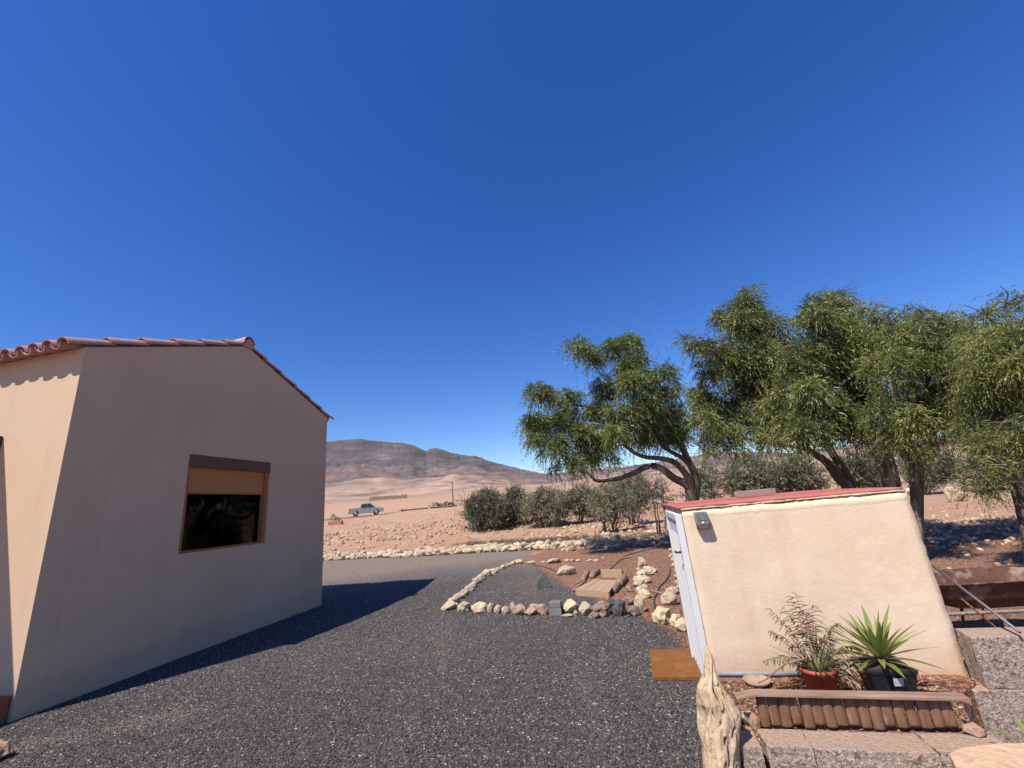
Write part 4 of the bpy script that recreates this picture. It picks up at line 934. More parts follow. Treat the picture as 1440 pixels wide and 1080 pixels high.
o = mesh_np('driftwood', vs_, f_, m, None, dwc, 'rot', smooth=True); o.location = (D0[0], D0[1], 0.0); o.rotation_euler = (0, 0, 0.1)
tag(o, 'gnarled pale driftwood stump standing at the corner of the planter', 'driftwood')

# doormat
mc = [Vector(onz(x, y)) for x, y in ((914, 957), (987, 957), (979, 917), (919, 917))]
ux = (mc[1] - mc[0]); uy = (mc[3] - mc[0]); ctr = (mc[0] + mc[1] + mc[2] + mc[3]) / 4
W_, D_ = ux.length, ((mc[2] + mc[3]) / 2 - (mc[0] + mc[1]) / 2).length
bm = bmesh.new(); bmesh.ops.create_grid(bm, x_segments=70, y_segments=90, size=0.5)
for v in bm.verts:
    x, y = v.co.x * 2 * 0.5, v.co.y * 2 * 0.5
    v.co = Vector((x * W_ * (1 + 0.01 * noise.noise(Vector((y * 4, 1, 0)))), y * D_, 0.022 + 0.004 * noise.noise(Vector((x * 5, y * 5, 2))) + 0.003 * noise.noise(Vector((x * 90, y * 90, 5)))))
ed = [e for e in bm.edges if len(e.link_faces) == 1]; ex = bmesh.ops.extrude_edge_only(bm, edges=ed)
for v in [g for g in ex['geom'] if isinstance(g, bmesh.types.BMVert)]: v.co.z = 0.0
bmesh.ops.recalc_face_normals(bm, faces=bm.faces)
o = bm_obj('doormat', bm, rough_mat('coir', (0.20, 0.075, 0.022), (0.44, 0.19, 0.065), 130, 0.95, 160, 1.0, 0.012, (0.42, 0.21, 0.085), 6, (0.5, 0.75), spec=0.1))
o.location = (ctr.x, ctr.y, 0.004); o.rotation_euler = (0, 0, math.atan2(ux.y, ux.x))
tag(o, 'rust brown coir doormat lying on the gravel by the shed door', 'doormat')

# wooden board platform in the bed with short logs round it
def z4(x, y): return 760 + x / 6, 740 + y / 6
c = [Vector(onz(*z4(x, y), 0.10)) for x, y in ((308, 522), (588, 545), (650, 460), (462, 447))]
plat = empty('board_platform', Vector((c[0].x, c[0].y, 0)), 0)
tag(plat, 'low platform of weathered planks lying in the rust coloured litter', 'platform')
org = plat.location
for k in range(4):
    a_, b_ = k / 4 + 0.006, (k + 1) / 4 - 0.006
    q4 = [c[0].lerp(c[1], a_), c[0].lerp(c[1], b_), c[3].lerp(c[2], b_), c[3].lerp(c[2], a_)]
    dz = random.uniform(-0.004, 0.004)
    MB().prism([(q.x - org.x, q.y - org.y, 0.075 + dz) for q in q4], (0, 0, 0.03)).build('plank', DECKWOOD, plat, bevel=0.004)
e0, e1 = c[0] - org, c[1] - org; dn = (e1 - e0).normalized(); nn = Vector((-dn.y, dn.x, 0))
def beam(p0, p1, z0, z1, w):
    d_ = (p1 - p0).normalized(); n_ = Vector((-d_.y, d_.x, 0)) * w
    return MB().prism([(p0.x, p0.y, z0), (p1.x, p1.y, z0), (p1.x + n_.x, p1.y + n_.y, z0), (p0.x + n_.x, p0.y + n_.y, z0)], (0, 0, z1 - z0))
z0v = lambda v: Vector((v.x, v.y, 0))
beam(z0v(e0) - nn * 0.05, z0v(e1) - nn * 0.05, -0.02, 0.098, 0.045).build('front_board', DECKWOOD, plat, bevel=0.005)
b0_, b1_ = Vector(onz(*z4(486, 438), 0.02)) - org, Vector(onz(*z4(664, 444), 0.02)) - org
beam(z0v(b0_) + nn * 0.12, z0v(b1_) + nn * 0.12, -0.02, 0.15, 0.06).build('back_board', DECKWOOD, plat, bevel=0.005)
def log(pa, pb, r, label, mat=LOGWOOD, name='log', r2=None):
    pa, pb = Vector(pa), Vector(pb); mb = MB(); n = 9
    pts = [pa.lerp(pb, k / n) + Vector((0, 0, random.uniform(-0.1, 0.1) * r)) for k in range(n + 1)]
    rad = [(r + ((r2 or r) - r) * k / n) * random.uniform(0.93, 1.07) for k in range(n + 1)]
    rad = [rad[0] * 0.86] + rad[1:-1] + [rad[-1] * 0.86]
    return tag(mb.build(name, mat, None, True) if False else mb.tube(pts, rad, 14).build(name, mat, None, True), label, 'log' if name == 'log' else name.split('_')[-1])
def lg(x0_, y0_, x1_, y1_, rpx, label, z=None, **kw):
    P0 = onz(*z4(x0_, y0_)); dist = (P0 - CAM) @ FW; r = rpx / 6 / F_PX * dist; z = r * 0.85 if z is None else z
    P0 = onz(*z4(x0_, y0_), z); P1 = onz(*z4(x1_, y1_), z); return log(P0, P1, r, label, **kw)
lg(612, 545, 655, 490, 30, 'thick short log lying against the front corner of the board platform')
lg(660, 488, 712, 428, 32, 'longer thick log lying along the side of the board platform')
lg(430, 425, 485, 375, 24, 'short round log at the back of the board platform')
lg(360, 450, 402, 385, 22, 'short upright looking log left of the back board')
lg(275, 545, 375, 465, 12, 'thin split log along the far side of the board platform')
lg(275, 500, 350, 462, 7, 'thin branch lying beside the board platform', name='branch')

# hoses and sticks
HOSE = rough_mat('black_hose', (0.06, 0.05, 0.045), (0.12, 0.1, 0.09), 10, 0.6, 40, 0.1, 0.002)
def hose(pts, r, label, mat=HOSE, name='hose'):
    P_ = [Vector(onz(x, y, r)) for x, y in pts]
    sm = []
    for i in range(len(P_) - 1):
        for k in range(5):
            t_ = k / 5; p0, p1, p2, p3 = P_[max(i - 1, 0)], P_[i], P_[i + 1], P_[min(i + 2, len(P_) - 1)]
            sm.append(0.5 * ((2 * p1) + (p2 - p0) * t_ + (2 * p0 - 5 * p1 + 4 * p2 - p3) * t_ ** 2 + (3 * p1 - p0 - 3 * p2 + p3) * t_ ** 3))
    sm.append(P_[-1])
    for q in sm: q.z = gz(q.x, q.y) + r * 0.8
    return tag(MB().tube(sm, r, 8).build(name, mat, None, True), label, name.split('_')[-1])
hose([z4(1092, 350), z4(1090, 400), z4(1050, 460), z4(1005, 510), z4(985, 570), z4(960, 610), z4(962, 700)], 0.013, 'black hose winding over the litter near the shed door')
hose([z4(520, 402), z4(600, 350), z4(690, 280), z4(760, 270)], 0.012, 'black hose running from the board platform towards the trees')
hose([z4(-60, 322), z4(20, 335), z4(80, 355), z4(125, 375)], 0.015, 'dark hose leading to the big boulder in the bed')
STICK = rough_mat('dead_stick', (0.22, 0.15, 0.11), (0.36, 0.27, 0.2), 12)
hose([z4(840, 525), z4(930, 545), z4(1050, 575)], 0.018, 'bare dead branch lying across the litter by the rock heap', STICK, 'branch')
hose([z4(680, 92), z4(850, 78), z4(1000, 65), z4(1100, 40)], 0.032, 'long fallen branch under the big tree', STICK, 'branch')
hose([z4(700, 250), z4(820, 215), z4(960, 180), z4(1090, 120)], 0.022, 'long thin branch in the shade behind the shed door', STICK, 'branch')

# wheelbarrow behind the slab
WB = Vector((4.66, 4.98, gz(4.66, 4.98) - 0.075)); wrot = -0.12
wb = empty('wheelbarrow', WB, wrot)
tag(wb, 'rusty brown wheelbarrow standing beyond the concrete block wall', 'wheelbarrow')
RUST = rough_mat('rusty_steel', (0.085, 0.04, 0.028), (0.16, 0.075, 0.048), 7, 0.85, 40, 0.5, 0.006, (0.38, 0.27, 0.205), 6, (0.5, 0.68), spec=0.25)
RUSTB = rough_mat('pale_tube', (0.30, 0.24, 0.2), (0.42, 0.36, 0.31), 12, 0.6, 60, 0.2, 0.002, (0.3, 0.13, 0.07), 9, (0.55, 0.7))
# tray: rounded tub, wider on top. local x along its length
def tub(sc, z0_, z1_):
    out_ = []
    for an in np.linspace(0, 2 * np.pi, 40, endpoint=False):
        c_, s__ = math.cos(an), math.sin(an); pw = 0.5
        out_.append((sc[0] * math.copysign(abs(c_) ** pw, c_) + sc[2], sc[1] * math.copysign(abs(s__) ** pw, s__), z0_))
    return out_
H0, H1 = 0.42, 0.685
levels = [((0.02, 0.02, 0.05), H0), ((0.42, 0.2, 0.05), H0), ((0.50, 0.25, 0.03), H0 + 0.03), ((0.58, 0.30, 0.0), H0 + 0.12), ((0.64, 0.345, -0.02), H1), ((0.665, 0.365, -0.02), H1 + 0.004), ((0.665, 0.365, -0.02), H1 - 0.012), ((0.63, 0.335, -0.02), H1 - 0.02), ((0.565, 0.29, 0.0), H0 + 0.13), ((0.49, 0.24, 0.03), H0 + 0.045), ((0.02, 0.02, 0.05), H0 + 0.04)]
v = []; 
for (sc, z) in levels: v += tub(sc, z, z)
f = [(i * 40 + k, i * 40 + (k + 1) % 40, (i + 1) * 40 + (k + 1) % 40, (i + 1) * 40 + k) for i in range(len(levels) - 1) for k in range(40)]
MB().add(v, f).build('tray', RUST, wb, True)
for sy in (-0.24, 0.24):
    MB().tube([(-1.0, sy * 1.25, 0.56), (-0.55, sy, 0.40), (0.2, sy * 0.9, 0.385), (0.62, sy * 0.5, 0.34), (0.86, sy * 0.25, 0.2)], 0.017, 8).build('handle', RUSTB, wb, True)
    MB().tube([(-0.05, sy, 0.39), (-0.12, sy * 1.1, 0.0), (0.06, sy * 1.1, 0.0), (0.16, sy, 0.39)], 0.015, 8).build('leg', RUST, wb, True)
tw = MB(); n = 24
wheel_pts = [(0.86 + 0.19 * math.cos(2 * math.pi * k / n), 0, 0.2 + 0.19 * math.sin(2 * math.pi * k / n)) for k in range(n)]
mbw = MB()
for k in range(n): mbw.tube([wheel_pts[k], wheel_pts[(k + 1) % n]], 0.035, 8, False)
wh = mbw.build('wheel', HOSE, wb, True)
MB().tube([(0.86, -0.07, 0.2), (0.86, 0.07, 0.2)], 0.02, 8).tube([(0.71, 0, 0.2), (1.01, 0, 0.2)], 0.012, 6).tube([(0.86, 0, 0.05), (0.86, 0, 0.35)], 0.012, 6).build('rim', RUST, wh, True)
pa = aty(1434, 889, 2.86); pb = aty(1312, 796, 3.6)
tag(MB().tube([tuple(pa), tuple(pb)], 0.0085, 8).build('metal_pole', rough_mat('galvanised_pole', (0.19, 0.17, 0.155), (0.28, 0.255, 0.23), 12, 0.5, 50, 0.2, 0.002, metallic=0.3), None, True), 'thin grey metal pole leaning from the block wall towards the shed', 'pole')
pa = aty(1424, 902, 4.40); pb = aty(1352, 842, 4.7)
tag(MB().tube([tuple(pa), tuple(pb)], 0.008, 8).build('metal_rod', RUST, None, True), 'thin dark rod leaning against the wheelbarrow', 'rod')
# sprout at the edge of the flagstone
spv = Vector(onz(1466, 1066, 0.2)); spr = empty('agave_sprout', spv, 0); tag(spr, 'small bright green sprout beside the peach flagstone', 'plant')
lv, lf, lc = [], [], []
for an, el, L, w in ((2.6, 0.75, 0.20, 0.035), (1.2, 0.9, 0.17, 0.03), (0.2, 0.8, 0.18, 0.03), (-1.2, 0.7, 0.16, 0.03), (3.6, 0.5, 0.14, 0.03)):
    blade(lv, lf, lc, (0, 0, 0), (math.cos(an) * math.cos(el), math.sin(an) * math.cos(el), math.sin(el)), L, w, 0.4, (0.17, 0.25, 0.05))
mesh_np('foliage', [tuple(v) for v in lv], lf, LEAF, spr, lc, smooth=True)
MB().tube([(0, 0, -0.02), (0, 0, 0.02)], 0.012, 8).build('stem', BARK, spr, True)

# ------------------------------------------------------------------ trees and shrubs
def leaf_mesh(name, base, dirs, length, width, cols, mat, parent, rs):
    """one pointed leaf per row, each a kinked pair of triangles folded on its rib"""
    n = len(base); side = np.cross(dirs, rs.normal(size=(n, 3))); side /= np.linalg.norm(side, axis=1, keepdims=True) + 1e-9
    nrm = np.cross(dirs, side)
    L = length[:, None]; W = width[:, None]
    midp = base + dirs * L * 0.45
    V = np.stack([base, midp - side * W * 0.5 + nrm * W * 0.12, base + dirs * L + np.array([0, 0, -0.08]) * L, midp + side * W * 0.5 + nrm * W * 0.12], 1).reshape(-1, 3)
    F = np.arange(4 * n).reshape(n, 4)
    return mesh_np(name, V, F, mat, parent, np.repeat(cols, 4, 0))
def sprays(rs, clumps, n_twig, twig_len, n_leaf, leaf_len, leaf_w, droop, pal, spread=0.7, shell=0.55):
    """leaves set along drooping twigs that start all through each clump"""
    B, D, LL, WW, CC = [], [], [], [], []
    for (c, r, dens) in clumps:
        nt_ = max(6, int(10.5 * n_twig * dens * (r[0] * r[1] * r[2]) ** (2 / 3.0)))
        u = rs.normal(size=(nt_, 3)); u /= np.linalg.norm(u, axis=1, keepdims=True)
        rad = rs.uniform(shell ** 3, 1, size=(nt_, 1)) ** (1 / 3.0)
        p0 = c + u * rad * np.array(r) * 0.86
        d = u * 0.9 + np.array([0.15, 0.1, 0.35]) + rs.normal(size=(nt_, 3)) * 0.35; d /= np.linalg.norm(d, axis=1, keepdims=True)
        tl = twig_len * np.where(rs.uniform(size=(nt_, 1)) < 0.12, 1.9, 1.0) * rs.uniform(0.5, 1.3, size=(nt_, 1))
        tone = rs.uniform(0, 1, size=nt_); base_i = np.clip(rs.normal(0.45, 0.27) + 0.5 * (tone - 0.5), 0, 1)
        t_ = np.linspace(0.05, 1, n_leaf)[None, :, None]
        P = p0[:, None, :] + d[:, None, :] * tl[:, None, :] * t_ + np.array([0, 0, -1.0]) * droop * tl[:, None, :] * t_ ** 2
        T = d[:, None, :] + np.array([0, 0, -2.0]) * droop * t_
        T = T + rs.normal(size=T.shape) * spread; T /= np.linalg.norm(T, axis=2, keepdims=True)
        B.append(P.reshape(-1, 3)); D.append(T.reshape(-1, 3)); k = nt_ * n_leaf
        LL.append(leaf_len * rs.uniform(0.6, 1.25, k)); WW.append(leaf_w * rs.uniform(0.7, 1.3, k))
        mixv = np.repeat(base_i if np.ndim(base_i) else np.full(nt_, base_i), n_leaf)[:, None]
        mixv = np.clip(mixv + rs.normal(size=(k, 1)) * 0.16, 0, 1)
        col = np.array(pal[0]) * (1 - mixv) + np.array(pal[1]) * mixv
        odd = rs.uniform(size=k) < 0.03; col[odd] = pal[2]
        CC.append(col)
    return np.concatenate(B), np.concatenate(D), np.concatenate(LL), np.concatenate(WW), np.concatenate(CC)
TLEAF = attr_mat('tree_leaf', 'col', 0.42, 0.28, 0.45)
def limb(mb, pts, r0, r1, seg=9, wob=0.04):
    pts = [Vector(p) for p in pts]; sm = []
    for i in range(len(pts) - 1):
        for k in range(4):
            t_ = k / 4; p0, p1, p2, p3 = pts[max(i - 1, 0)], pts[i], pts[i + 1], pts[min(i + 2, len(pts) - 1)]
            q = 0.5 * ((2 * p1) + (p2 - p0) * t_ + (2 * p0 - 5 * p1 + 4 * p2 - p3) * t_ ** 2 + (3 * p1 - p0 - 3 * p2 + p3) * t_ ** 3)
            sm.append(q + Vector((noise.noise(q * 2.3), noise.noise(q * 2.3 + Vector((5, 0, 0))), 0)) * wob)
    sm.append(pts[-1]); n = len(sm)
    mb.tube(sm, [r0 + (r1 - r0) * (i / (n - 1)) ** 0.8 * 1.0 for i in range(n)], seg)
    return sm
def wind_tree(name, label, base_px, depth, trunks, lobes, scale, off, seed, pal, dz=0.8, twigs=95, group=None, fill=1.0, lsc=1.0):
    """trunks: list of (points in zoom px, depth offset), lobes: (x, y, radius) in zoom px; every lobe gets its own depth"""
    rs = np.random.RandomState(seed)
    B0 = aty(base_px[0], base_px[1], depth); B0[2] = gz(B0[0], B0[1]) - 0.1
    root = empty(name, (B0[0], B0[1], B0[2])); tag(root, label, 'tree', group)
    org_ = np.array([B0[0], B0[1], B0[2]])
    def W(x, y, dd): return aty(off[0] + x / scale, off[1] + y / scale, depth + dd) - org_
    cl = []; tips = []
    for (x, y, r) in lobes:
        dd = rs.uniform(-dz, dz); c = W(x, y, dd); R_ = r / scale / F_PX * np.linalg.norm(c + org_ - CAM) * 0.98
        tips.append(c)
        for k in range(5):                             # every lobe is a handful of smaller tufts with gaps between
            u = rs.normal(size=3); u /= np.linalg.norm(u); rr_ = R_ * rs.uniform(0.42, 0.62)
            cl.append((c + u * R_ * rs.uniform(0.35, 0.72) * np.array([1, 1.25, 0.95]), (rr_, rr_ * rs.uniform(1.0, 1.3), rr_ * rs.uniform(0.7, 1.0)), fill * 0.72))
    tb = MB(); ends = []
    for pts, dd, r0, r1 in trunks:
        P_ = [(0.0, 0.0, 0.0)] if pts[0] is None else []
        for i, q in enumerate(pts):
            if q is not None: P_.append(tuple(W(q[0], q[1], dd * (i / max(1, len(pts) - 1)))))
        sm = limb(tb, P_, r0, r1); ends += sm[len(sm) // 2:]
    t0 = Vector(W(*[q for q in trunks[0][0] if q is not None][2], 0.0))
    for c in sorted(tips, key=lambda c: (Vector(c) - t0).length):     # boughs out to every lobe of the crown, each from the nearest wood
        e_ = min(ends, key=lambda p: (p - Vector(c)).length); m_ = e_.lerp(Vector(c), 0.5) + Vector((0, 0, 0.12 + 0.1 * rs.uniform()))
        sm = limb(tb, [e_, m_, Vector(c)], 0.030, 0.010, 6, 0.06); ends = ends + [Vector(c)]
        for k in range(4):
            u = rs.normal(size=3); u[2] = abs(u[2]) * 0.5; u = u / np.linalg.norm(u)
            limb(tb, [sm[-3], Vector(c) + Vector(u) * 0.22, Vector(c) + Vector(u) * 0.5 + Vector((0, 0, -0.05))], 0.012, 0.004, 5, 0.03)
    tb.build('trunk', BARK, root, True)
    b_, d_, l_, w_, c_ = sprays(rs, cl, twigs / lsc * 1.25, 0.30 * (0.5 + 0.5 * lsc), 12, 0.098 * lsc, 0.0185 * lsc, 0.62, pal, 0.5, 0.35)
    leaf_mesh('crown', b_, d_, l_, w_, c_, TLEAF, root, rs)
    return root
G1 = ((0.05, 0.072, 0.022), (0.22, 0.265, 0.075), (0.34, 0.30, 0.12))
G2 = ((0.055, 0.076, 0.024), (0.275, 0.30, 0.085), (0.38, 0.34, 0.14))
G3 = ((0.06, 0.08, 0.032), (0.23, 0.25, 0.09), (0.30, 0.27, 0.14))
Z4S, Z4O = 3.1775, (700, 380); Z5S, Z5O = 3.176, (1060, 380)
wind_tree('willow_leaved_tree', 'broad windswept tree with a long low bough, standing apart left of the other trees', (968, 752), 12.2,
    [([None, (860, 1010), (845, 960), (790, 930), (720, 880), (660, 880), (590, 915), (520, 935), (440, 940), (400, 905), (330, 880)], -0.3, 0.15, 0.03),
     ([None, (868, 1005), (850, 930), (790, 860), (720, 840), (640, 830), (560, 780), (480, 700)], -0.6, 0.13, 0.03),
     ([None, (880, 1000), (885, 930), (850, 840), (800, 740), (740, 620), (660, 520), (590, 420)], 0.4, 0.16, 0.03),
     ([None, (885, 990), (870, 900), (840, 850), (760, 800), (620, 700), (450, 620), (300, 600)], 0.2, 0.11, 0.025)],
    [(345, 338, 36), (400, 368, 40), (440, 405, 34), (515, 350, 50), (590, 335, 50), (632, 392, 42), (560, 420, 60), (180, 555, 52), (250, 575, 44), (320, 560, 44), (132, 670, 40), (200, 705, 66), (300, 680, 70), (250, 800, 66), (165, 770, 36),
     (395, 790, 70), (340, 860, 44), (430, 640, 66), (480, 530, 66), (570, 500, 74), (640, 480, 56), (540, 640, 80), (640, 600, 72), (700, 560, 44), (735, 465, 42), (730, 650, 60), (785, 540, 36), (800, 650, 48), (820, 735, 42), (755, 755, 52), (640, 740, 70),
     (520, 750, 70), (870, 690, 26), (245, 890, 22), (505, 850, 26), (420, 860, 34), (690, 700, 50), (360, 720, 60), (470, 760, 60)], Z4S, Z4O, 21, G1, 0.9, fill=1.9)
wind_tree('willow_leaved_tree', 'tall windswept tree behind the middle of the red shed roof with a pale leaning trunk', (1186, 742), 11.6,
    [([None, (1565, 985), (1520, 930), (1470, 860), (1390, 800), (1300, 690), (1180, 560), (1090, 420)], -0.3, 0.16, 0.03),
     ([None, (1580, 985), (1550, 900), (1480, 790), (1420, 640), (1300, 470), (1160, 300), (1130, 140)], 0.3, 0.15, 0.03),
     ([None, (1560, 960), (1440, 830), (1280, 780), (1130, 760), (1010, 720)], 0.1, 0.08, 0.025)],
    [(832, 312, 24), (880, 342, 36), (1012, 205, 46), (1078, 150, 42), (1130, 104, 34), (1150, 190, 62), (1100, 260, 82), (955, 350, 46), (1020, 375, 80), (932, 468, 52), (900, 555, 42), (960, 600, 80), (1050, 500, 92), (1130, 400, 92), (918, 670, 46),
     (1010, 680, 72), (1090, 620, 82), (955, 765, 42), (930, 825, 24), (1050, 740, 46), (1220, 240, 60), (1230, 370, 80), (1190, 520, 84), (1270, 470, 80), (1160, 660, 76), (1250, 620, 76), (1060, 800, 30), (1200, 760, 44), (1290, 720, 50)], Z4S, Z4O, 22, G2, 0.9, fill=1.5)
wind_tree('willow_leaved_tree', 'rounded yellow green tree above the middle of the shed roof with drooping foliage', (1240, 740), 9.8,
    [([None, (610, 985), (590, 900), (540, 820), (470, 700), (400, 560), (360, 420), (330, 250)], -0.3, 0.15, 0.03),
     ([None, (635, 985), (620, 900), (600, 800), (590, 680), (560, 520), (500, 400)], 0.3, 0.14, 0.03)],
    [(382, 108, 26), (350, 150, 40), (285, 158, 50), (340, 225, 70), (250, 228, 56), (412, 205, 52), (400, 320, 88), (280, 350, 86), (205, 425, 76), (450, 430, 90), (330, 480, 96), (230, 560, 80), (205, 655, 76), (265, 700, 66), (180, 755, 40), (350, 620, 88), (450, 580, 88),
     (480, 300, 70), (560, 600, 80), (470, 690, 60), (160, 560, 50), (400, 730, 50)], Z5S, Z5O, 23, G2, 0.8, fill=1.5)
wind_tree('willow_leaved_tree', 'greyer dense tree standing behind the yellow green one, its crown reaching right over the slope', (1272, 735), 8.6,
    [([None, (720, 930), (735, 860), (790, 800), (800, 700), (780, 560), (760, 420), (740, 260)], 0.2, 0.10, 0.02),
     ([None, (715, 930), (700, 820), (660, 700), (640, 560), (600, 400), (540, 230)], 0.4, 0.09, 0.02),
     ([None, (740, 920), (780, 820), (860, 740), (900, 600), (900, 440), (880, 300)], 0.1, 0.08, 0.02)],
    [(505, 185, 32), (545, 225, 40), (590, 262, 44), (740, 200, 42), (705, 265, 56), (850, 232, 46), (800, 295, 80), (900, 325, 70), (640, 325, 66), (720, 385, 80), (850, 425, 90), (930, 425, 70), (600, 430, 80), (690, 540, 90), (790, 600, 90), (880, 600, 80), (650, 680, 86),
     (560, 690, 70), (760, 700, 76), (910, 660, 60), (560, 350, 60), (980, 340, 60), (940, 520, 60), (620, 780, 44), (720, 790, 44), (850, 700, 50)], Z5S, Z5O, 24, G2, 0.8, fill=1.4, lsc=0.75)
wind_tree('willow_leaved_tree', 'tree at the right border of the view with foliage hanging low over the pale rubble', (1440, 765), 6.4,
    [([None, (1190, 960), (1170, 880), (1120, 780), (1080, 660), (1060, 500), (1100, 330)], 0.6, 0.12, 0.02),
     ([None, (1210, 940), (1220, 800), (1230, 640), (1220, 450), (1190, 250)], 0.7, 0.12, 0.02),
     ([None, (1195, 960), (1130, 870), (1060, 800), (1000, 780)], 0.0, 0.07, 0.02)],
    [(1045, 200, 40), (1165, 155, 44), (1100, 270, 80), (1180, 300, 76), (1028, 325, 60), (1080, 420, 86), (1175, 420, 80), (1010, 450, 52), (1100, 560, 92), (1185, 560, 80), (1020, 620, 72), (1120, 680, 90), (1200, 700, 80), (975, 715, 50), (1060, 785, 66), (1155, 800, 60),
     (1000, 880, 30), (1050, 950, 32), (985, 960, 24), (1040, 1000, 22), (1280, 250, 90), (1290, 400, 90), (1290, 560, 90), (1290, 700, 80), (1120, 880, 30)], Z5S, Z5O, 25, G2, 0.6, fill=1.35, lsc=0.6)

def bush(name, label, foot, depth, lobes, seed, pal, leaf=0.11, n=70, group=None, cat='shrub', dz=0.5, droop=0.1):
    rs = np.random.RandomState(seed)
    if depth is None: B0 = np.array(hit(*foot))
    else: B0 = aty(foot[0], foot[1], depth)
    B0[2] = gz(B0[0], B0[1]); dep = B0[1]
    root = empty(name, tuple(B0)); tag(root, label, cat, group); cl = []; tb = MB()
    for (x, y, r) in lobes:
        c = aty(x, y, dep + rs.uniform(-dz, dz)) - B0; R_ = 0.84 * r / F_PX * np.linalg.norm(c + B0 - CAM)
        cl.append((c, (R_, R_ * 1.2, R_ * 0.95), 1.15))
        u = rs.normal(size=2) * 0.12
        limb(tb, [(u[0], u[1], -0.08), tuple(c * 0.45 + np.array([u[0], u[1], 0.05])), tuple(c)], 0.05, 0.012, 6, 0.08)
    tb.build('trunk', BARK, root, True)
    b_, d_, l_, w_, c_ = sprays(rs, cl, n, 0.40, 12, leaf, leaf * 0.26, droop, pal, 0.75, 0.4)
    leaf_mesh('crown', b_, d_, l_, w_, c_, TLEAF, root, rs)
OL1 = ((0.085, 0.092, 0.06), (0.22, 0.22, 0.13), (0.22, 0.2, 0.14))
OL2 = ((0.10, 0.108, 0.075), (0.28, 0.27, 0.17), (0.30, 0.27, 0.19))
OLG = 'olive bushes of the orange field'
bush('olive_bush', 'round dark olive bush nearest to the distant pickup', (680, 744), None, [(668, 712, 15), (688, 706, 17), (700, 716, 14), (672, 728, 14), (692, 730, 15), (682, 698, 10), (660, 722, 9), (706, 728, 8)], 31, OL1, 0.15, 60, OLG)
bush('olive_bush', 'dark olive bush partly hidden behind the round one', (724, 737), None, [(718, 706, 13), (730, 700, 12), (722, 720, 14), (736, 716, 12), (712, 722, 10), (722, 692, 8)], 32, OL1, 0.15, 60, OLG)
bush('olive_bush', 'wide pale olive bush with open legs of several stems', (772, 741), None, [(750, 708, 13), (765, 700, 14), (782, 702, 14), (758, 722, 13), (775, 722, 14), (792, 714, 12), (800, 704, 10), (744, 718, 9), (788, 728, 8)], 33, OL2, 0.14, 55, OLG)
bush('olive_bush', 'dark olive bush at the back between the pale ones', (818, 736), None, [(808, 700, 12), (820, 694, 12), (830, 702, 12), (815, 714, 12), (828, 718, 11)], 34, OL1, 0.14, 60, OLG)
bush('olive_bush', 'silvery upright olive bush in front of the big tree bough', (858, 749), None, [(838, 706, 12), (850, 696, 13), (866, 692, 12), (846, 716, 13), (862, 710, 14), (876, 702, 11), (856, 726, 10), (872, 720, 9), (868, 684, 8)], 35, OL2, 0.12, 70, OLG)
bush('olive_bush', 'dark green olive bush below the crook of the long bough', (892, 738), None, [(880, 688, 12), (894, 680, 13), (904, 692, 12), (888, 702, 13), (900, 712, 11), (884, 716, 9)], 36, OL1, 0.12, 70, OLG)
BG = 'grey green shrubs behind the shed'
bush('broom_shrub', 'dark green shrub close behind the trunk of the broad tree', (988, 735), 17, [(985, 680, 15), (1000, 690, 12), (975, 694, 10), (996, 668, 10)], 37, OL1, 0.13, 60, BG)
bush('broom_shrub', 'pale feathery shrub behind the trough on the shed roof', (1050, 725), 20, [(1030, 672, 16), (1050, 662, 18), (1070, 668, 18), (1040, 686, 16), (1062, 686, 16), (1085, 680, 16), (1060, 650, 10)], 38, OL2, 0.14, 70, BG)
bush('broom_shrub', 'dark shrub in the shade left of the pale leaning trunk', (1120, 720), 17, [(1105, 670, 16), (1122, 660, 17), (1138, 672, 17), (1115, 686, 16), (1135, 690, 14)], 39, OL1, 0.13, 70, BG)
bush('broom_shrub', 'olive shrub between the leaning trunk and the round yellow green tree', (1210, 715), 19, [(1200, 660, 18), (1218, 668, 17), (1208, 682, 15), (1228, 652, 14)], 40, OL1, 0.14, 70, BG)
bush('broom_shrub', 'dry shrub on the slope right of the shed roof corner', (1300, 690), 24, [(1290, 655, 16), (1310, 648, 16), (1325, 660, 15), (1300, 672, 13)], 41, OL2, 0.15, 60, BG)
bush('broom_shrub', 'dark low shrub on the slope below the drooping foliage', (1400, 676), 22, [(1385, 655, 14), (1402, 650, 15), (1420, 658, 15), (1395, 668, 10)], 42, OL1, 0.15, 60, BG)
bush('broom_shrub', 'low dark shrub at the foot of the broad tree', (925, 716), 16, [(918, 690, 9), (932, 696, 10), (925, 706, 9)], 43, OL1, 0.12, 60, BG)

# ------------------------------------------------------------------ road, pickup, poles in the distance
tp = Vector(aty(515, 725, 66)); TG = gz(tp.x, tp.y)
pick = empty('pickup_truck', (tp.x, tp.y, TG), 0.40); pick.scale = (0.95, 0.95, 0.98)
tag(pick, 'silver double cab pickup truck parked far off beyond the orange field', 'pickup truck')
CARP = rough_mat('silver_paint', (0.30, 0.315, 0.32), (0.36, 0.375, 0.38), 2, 0.3, 10, 0.02, 0.001, spec=0.6); CARG = rough_mat('car_glass', (0.02, 0.022, 0.026), (0.03, 0.03, 0.034), 5, 0.08, spec=0.7)
TYRE = rough_mat('tyre', (0.02, 0.02, 0.021), (0.035, 0.034, 0.034), 8, 0.85); RIM = rough_mat('alloy', (0.4, 0.4, 0.41), (0.5, 0.5, 0.51), 8, 0.35, metallic=0.6)
def profile_body(pts, y0, y1): return MB().prism([(p[0], y0, p[1]) for p in pts], (0, y1 - y0, 0))
def arch(cx, r, n=8): return [(cx + r * math.cos(math.pi * k / n), 0.36 + r * math.sin(math.pi * k / n)) for k in range(n + 1)]
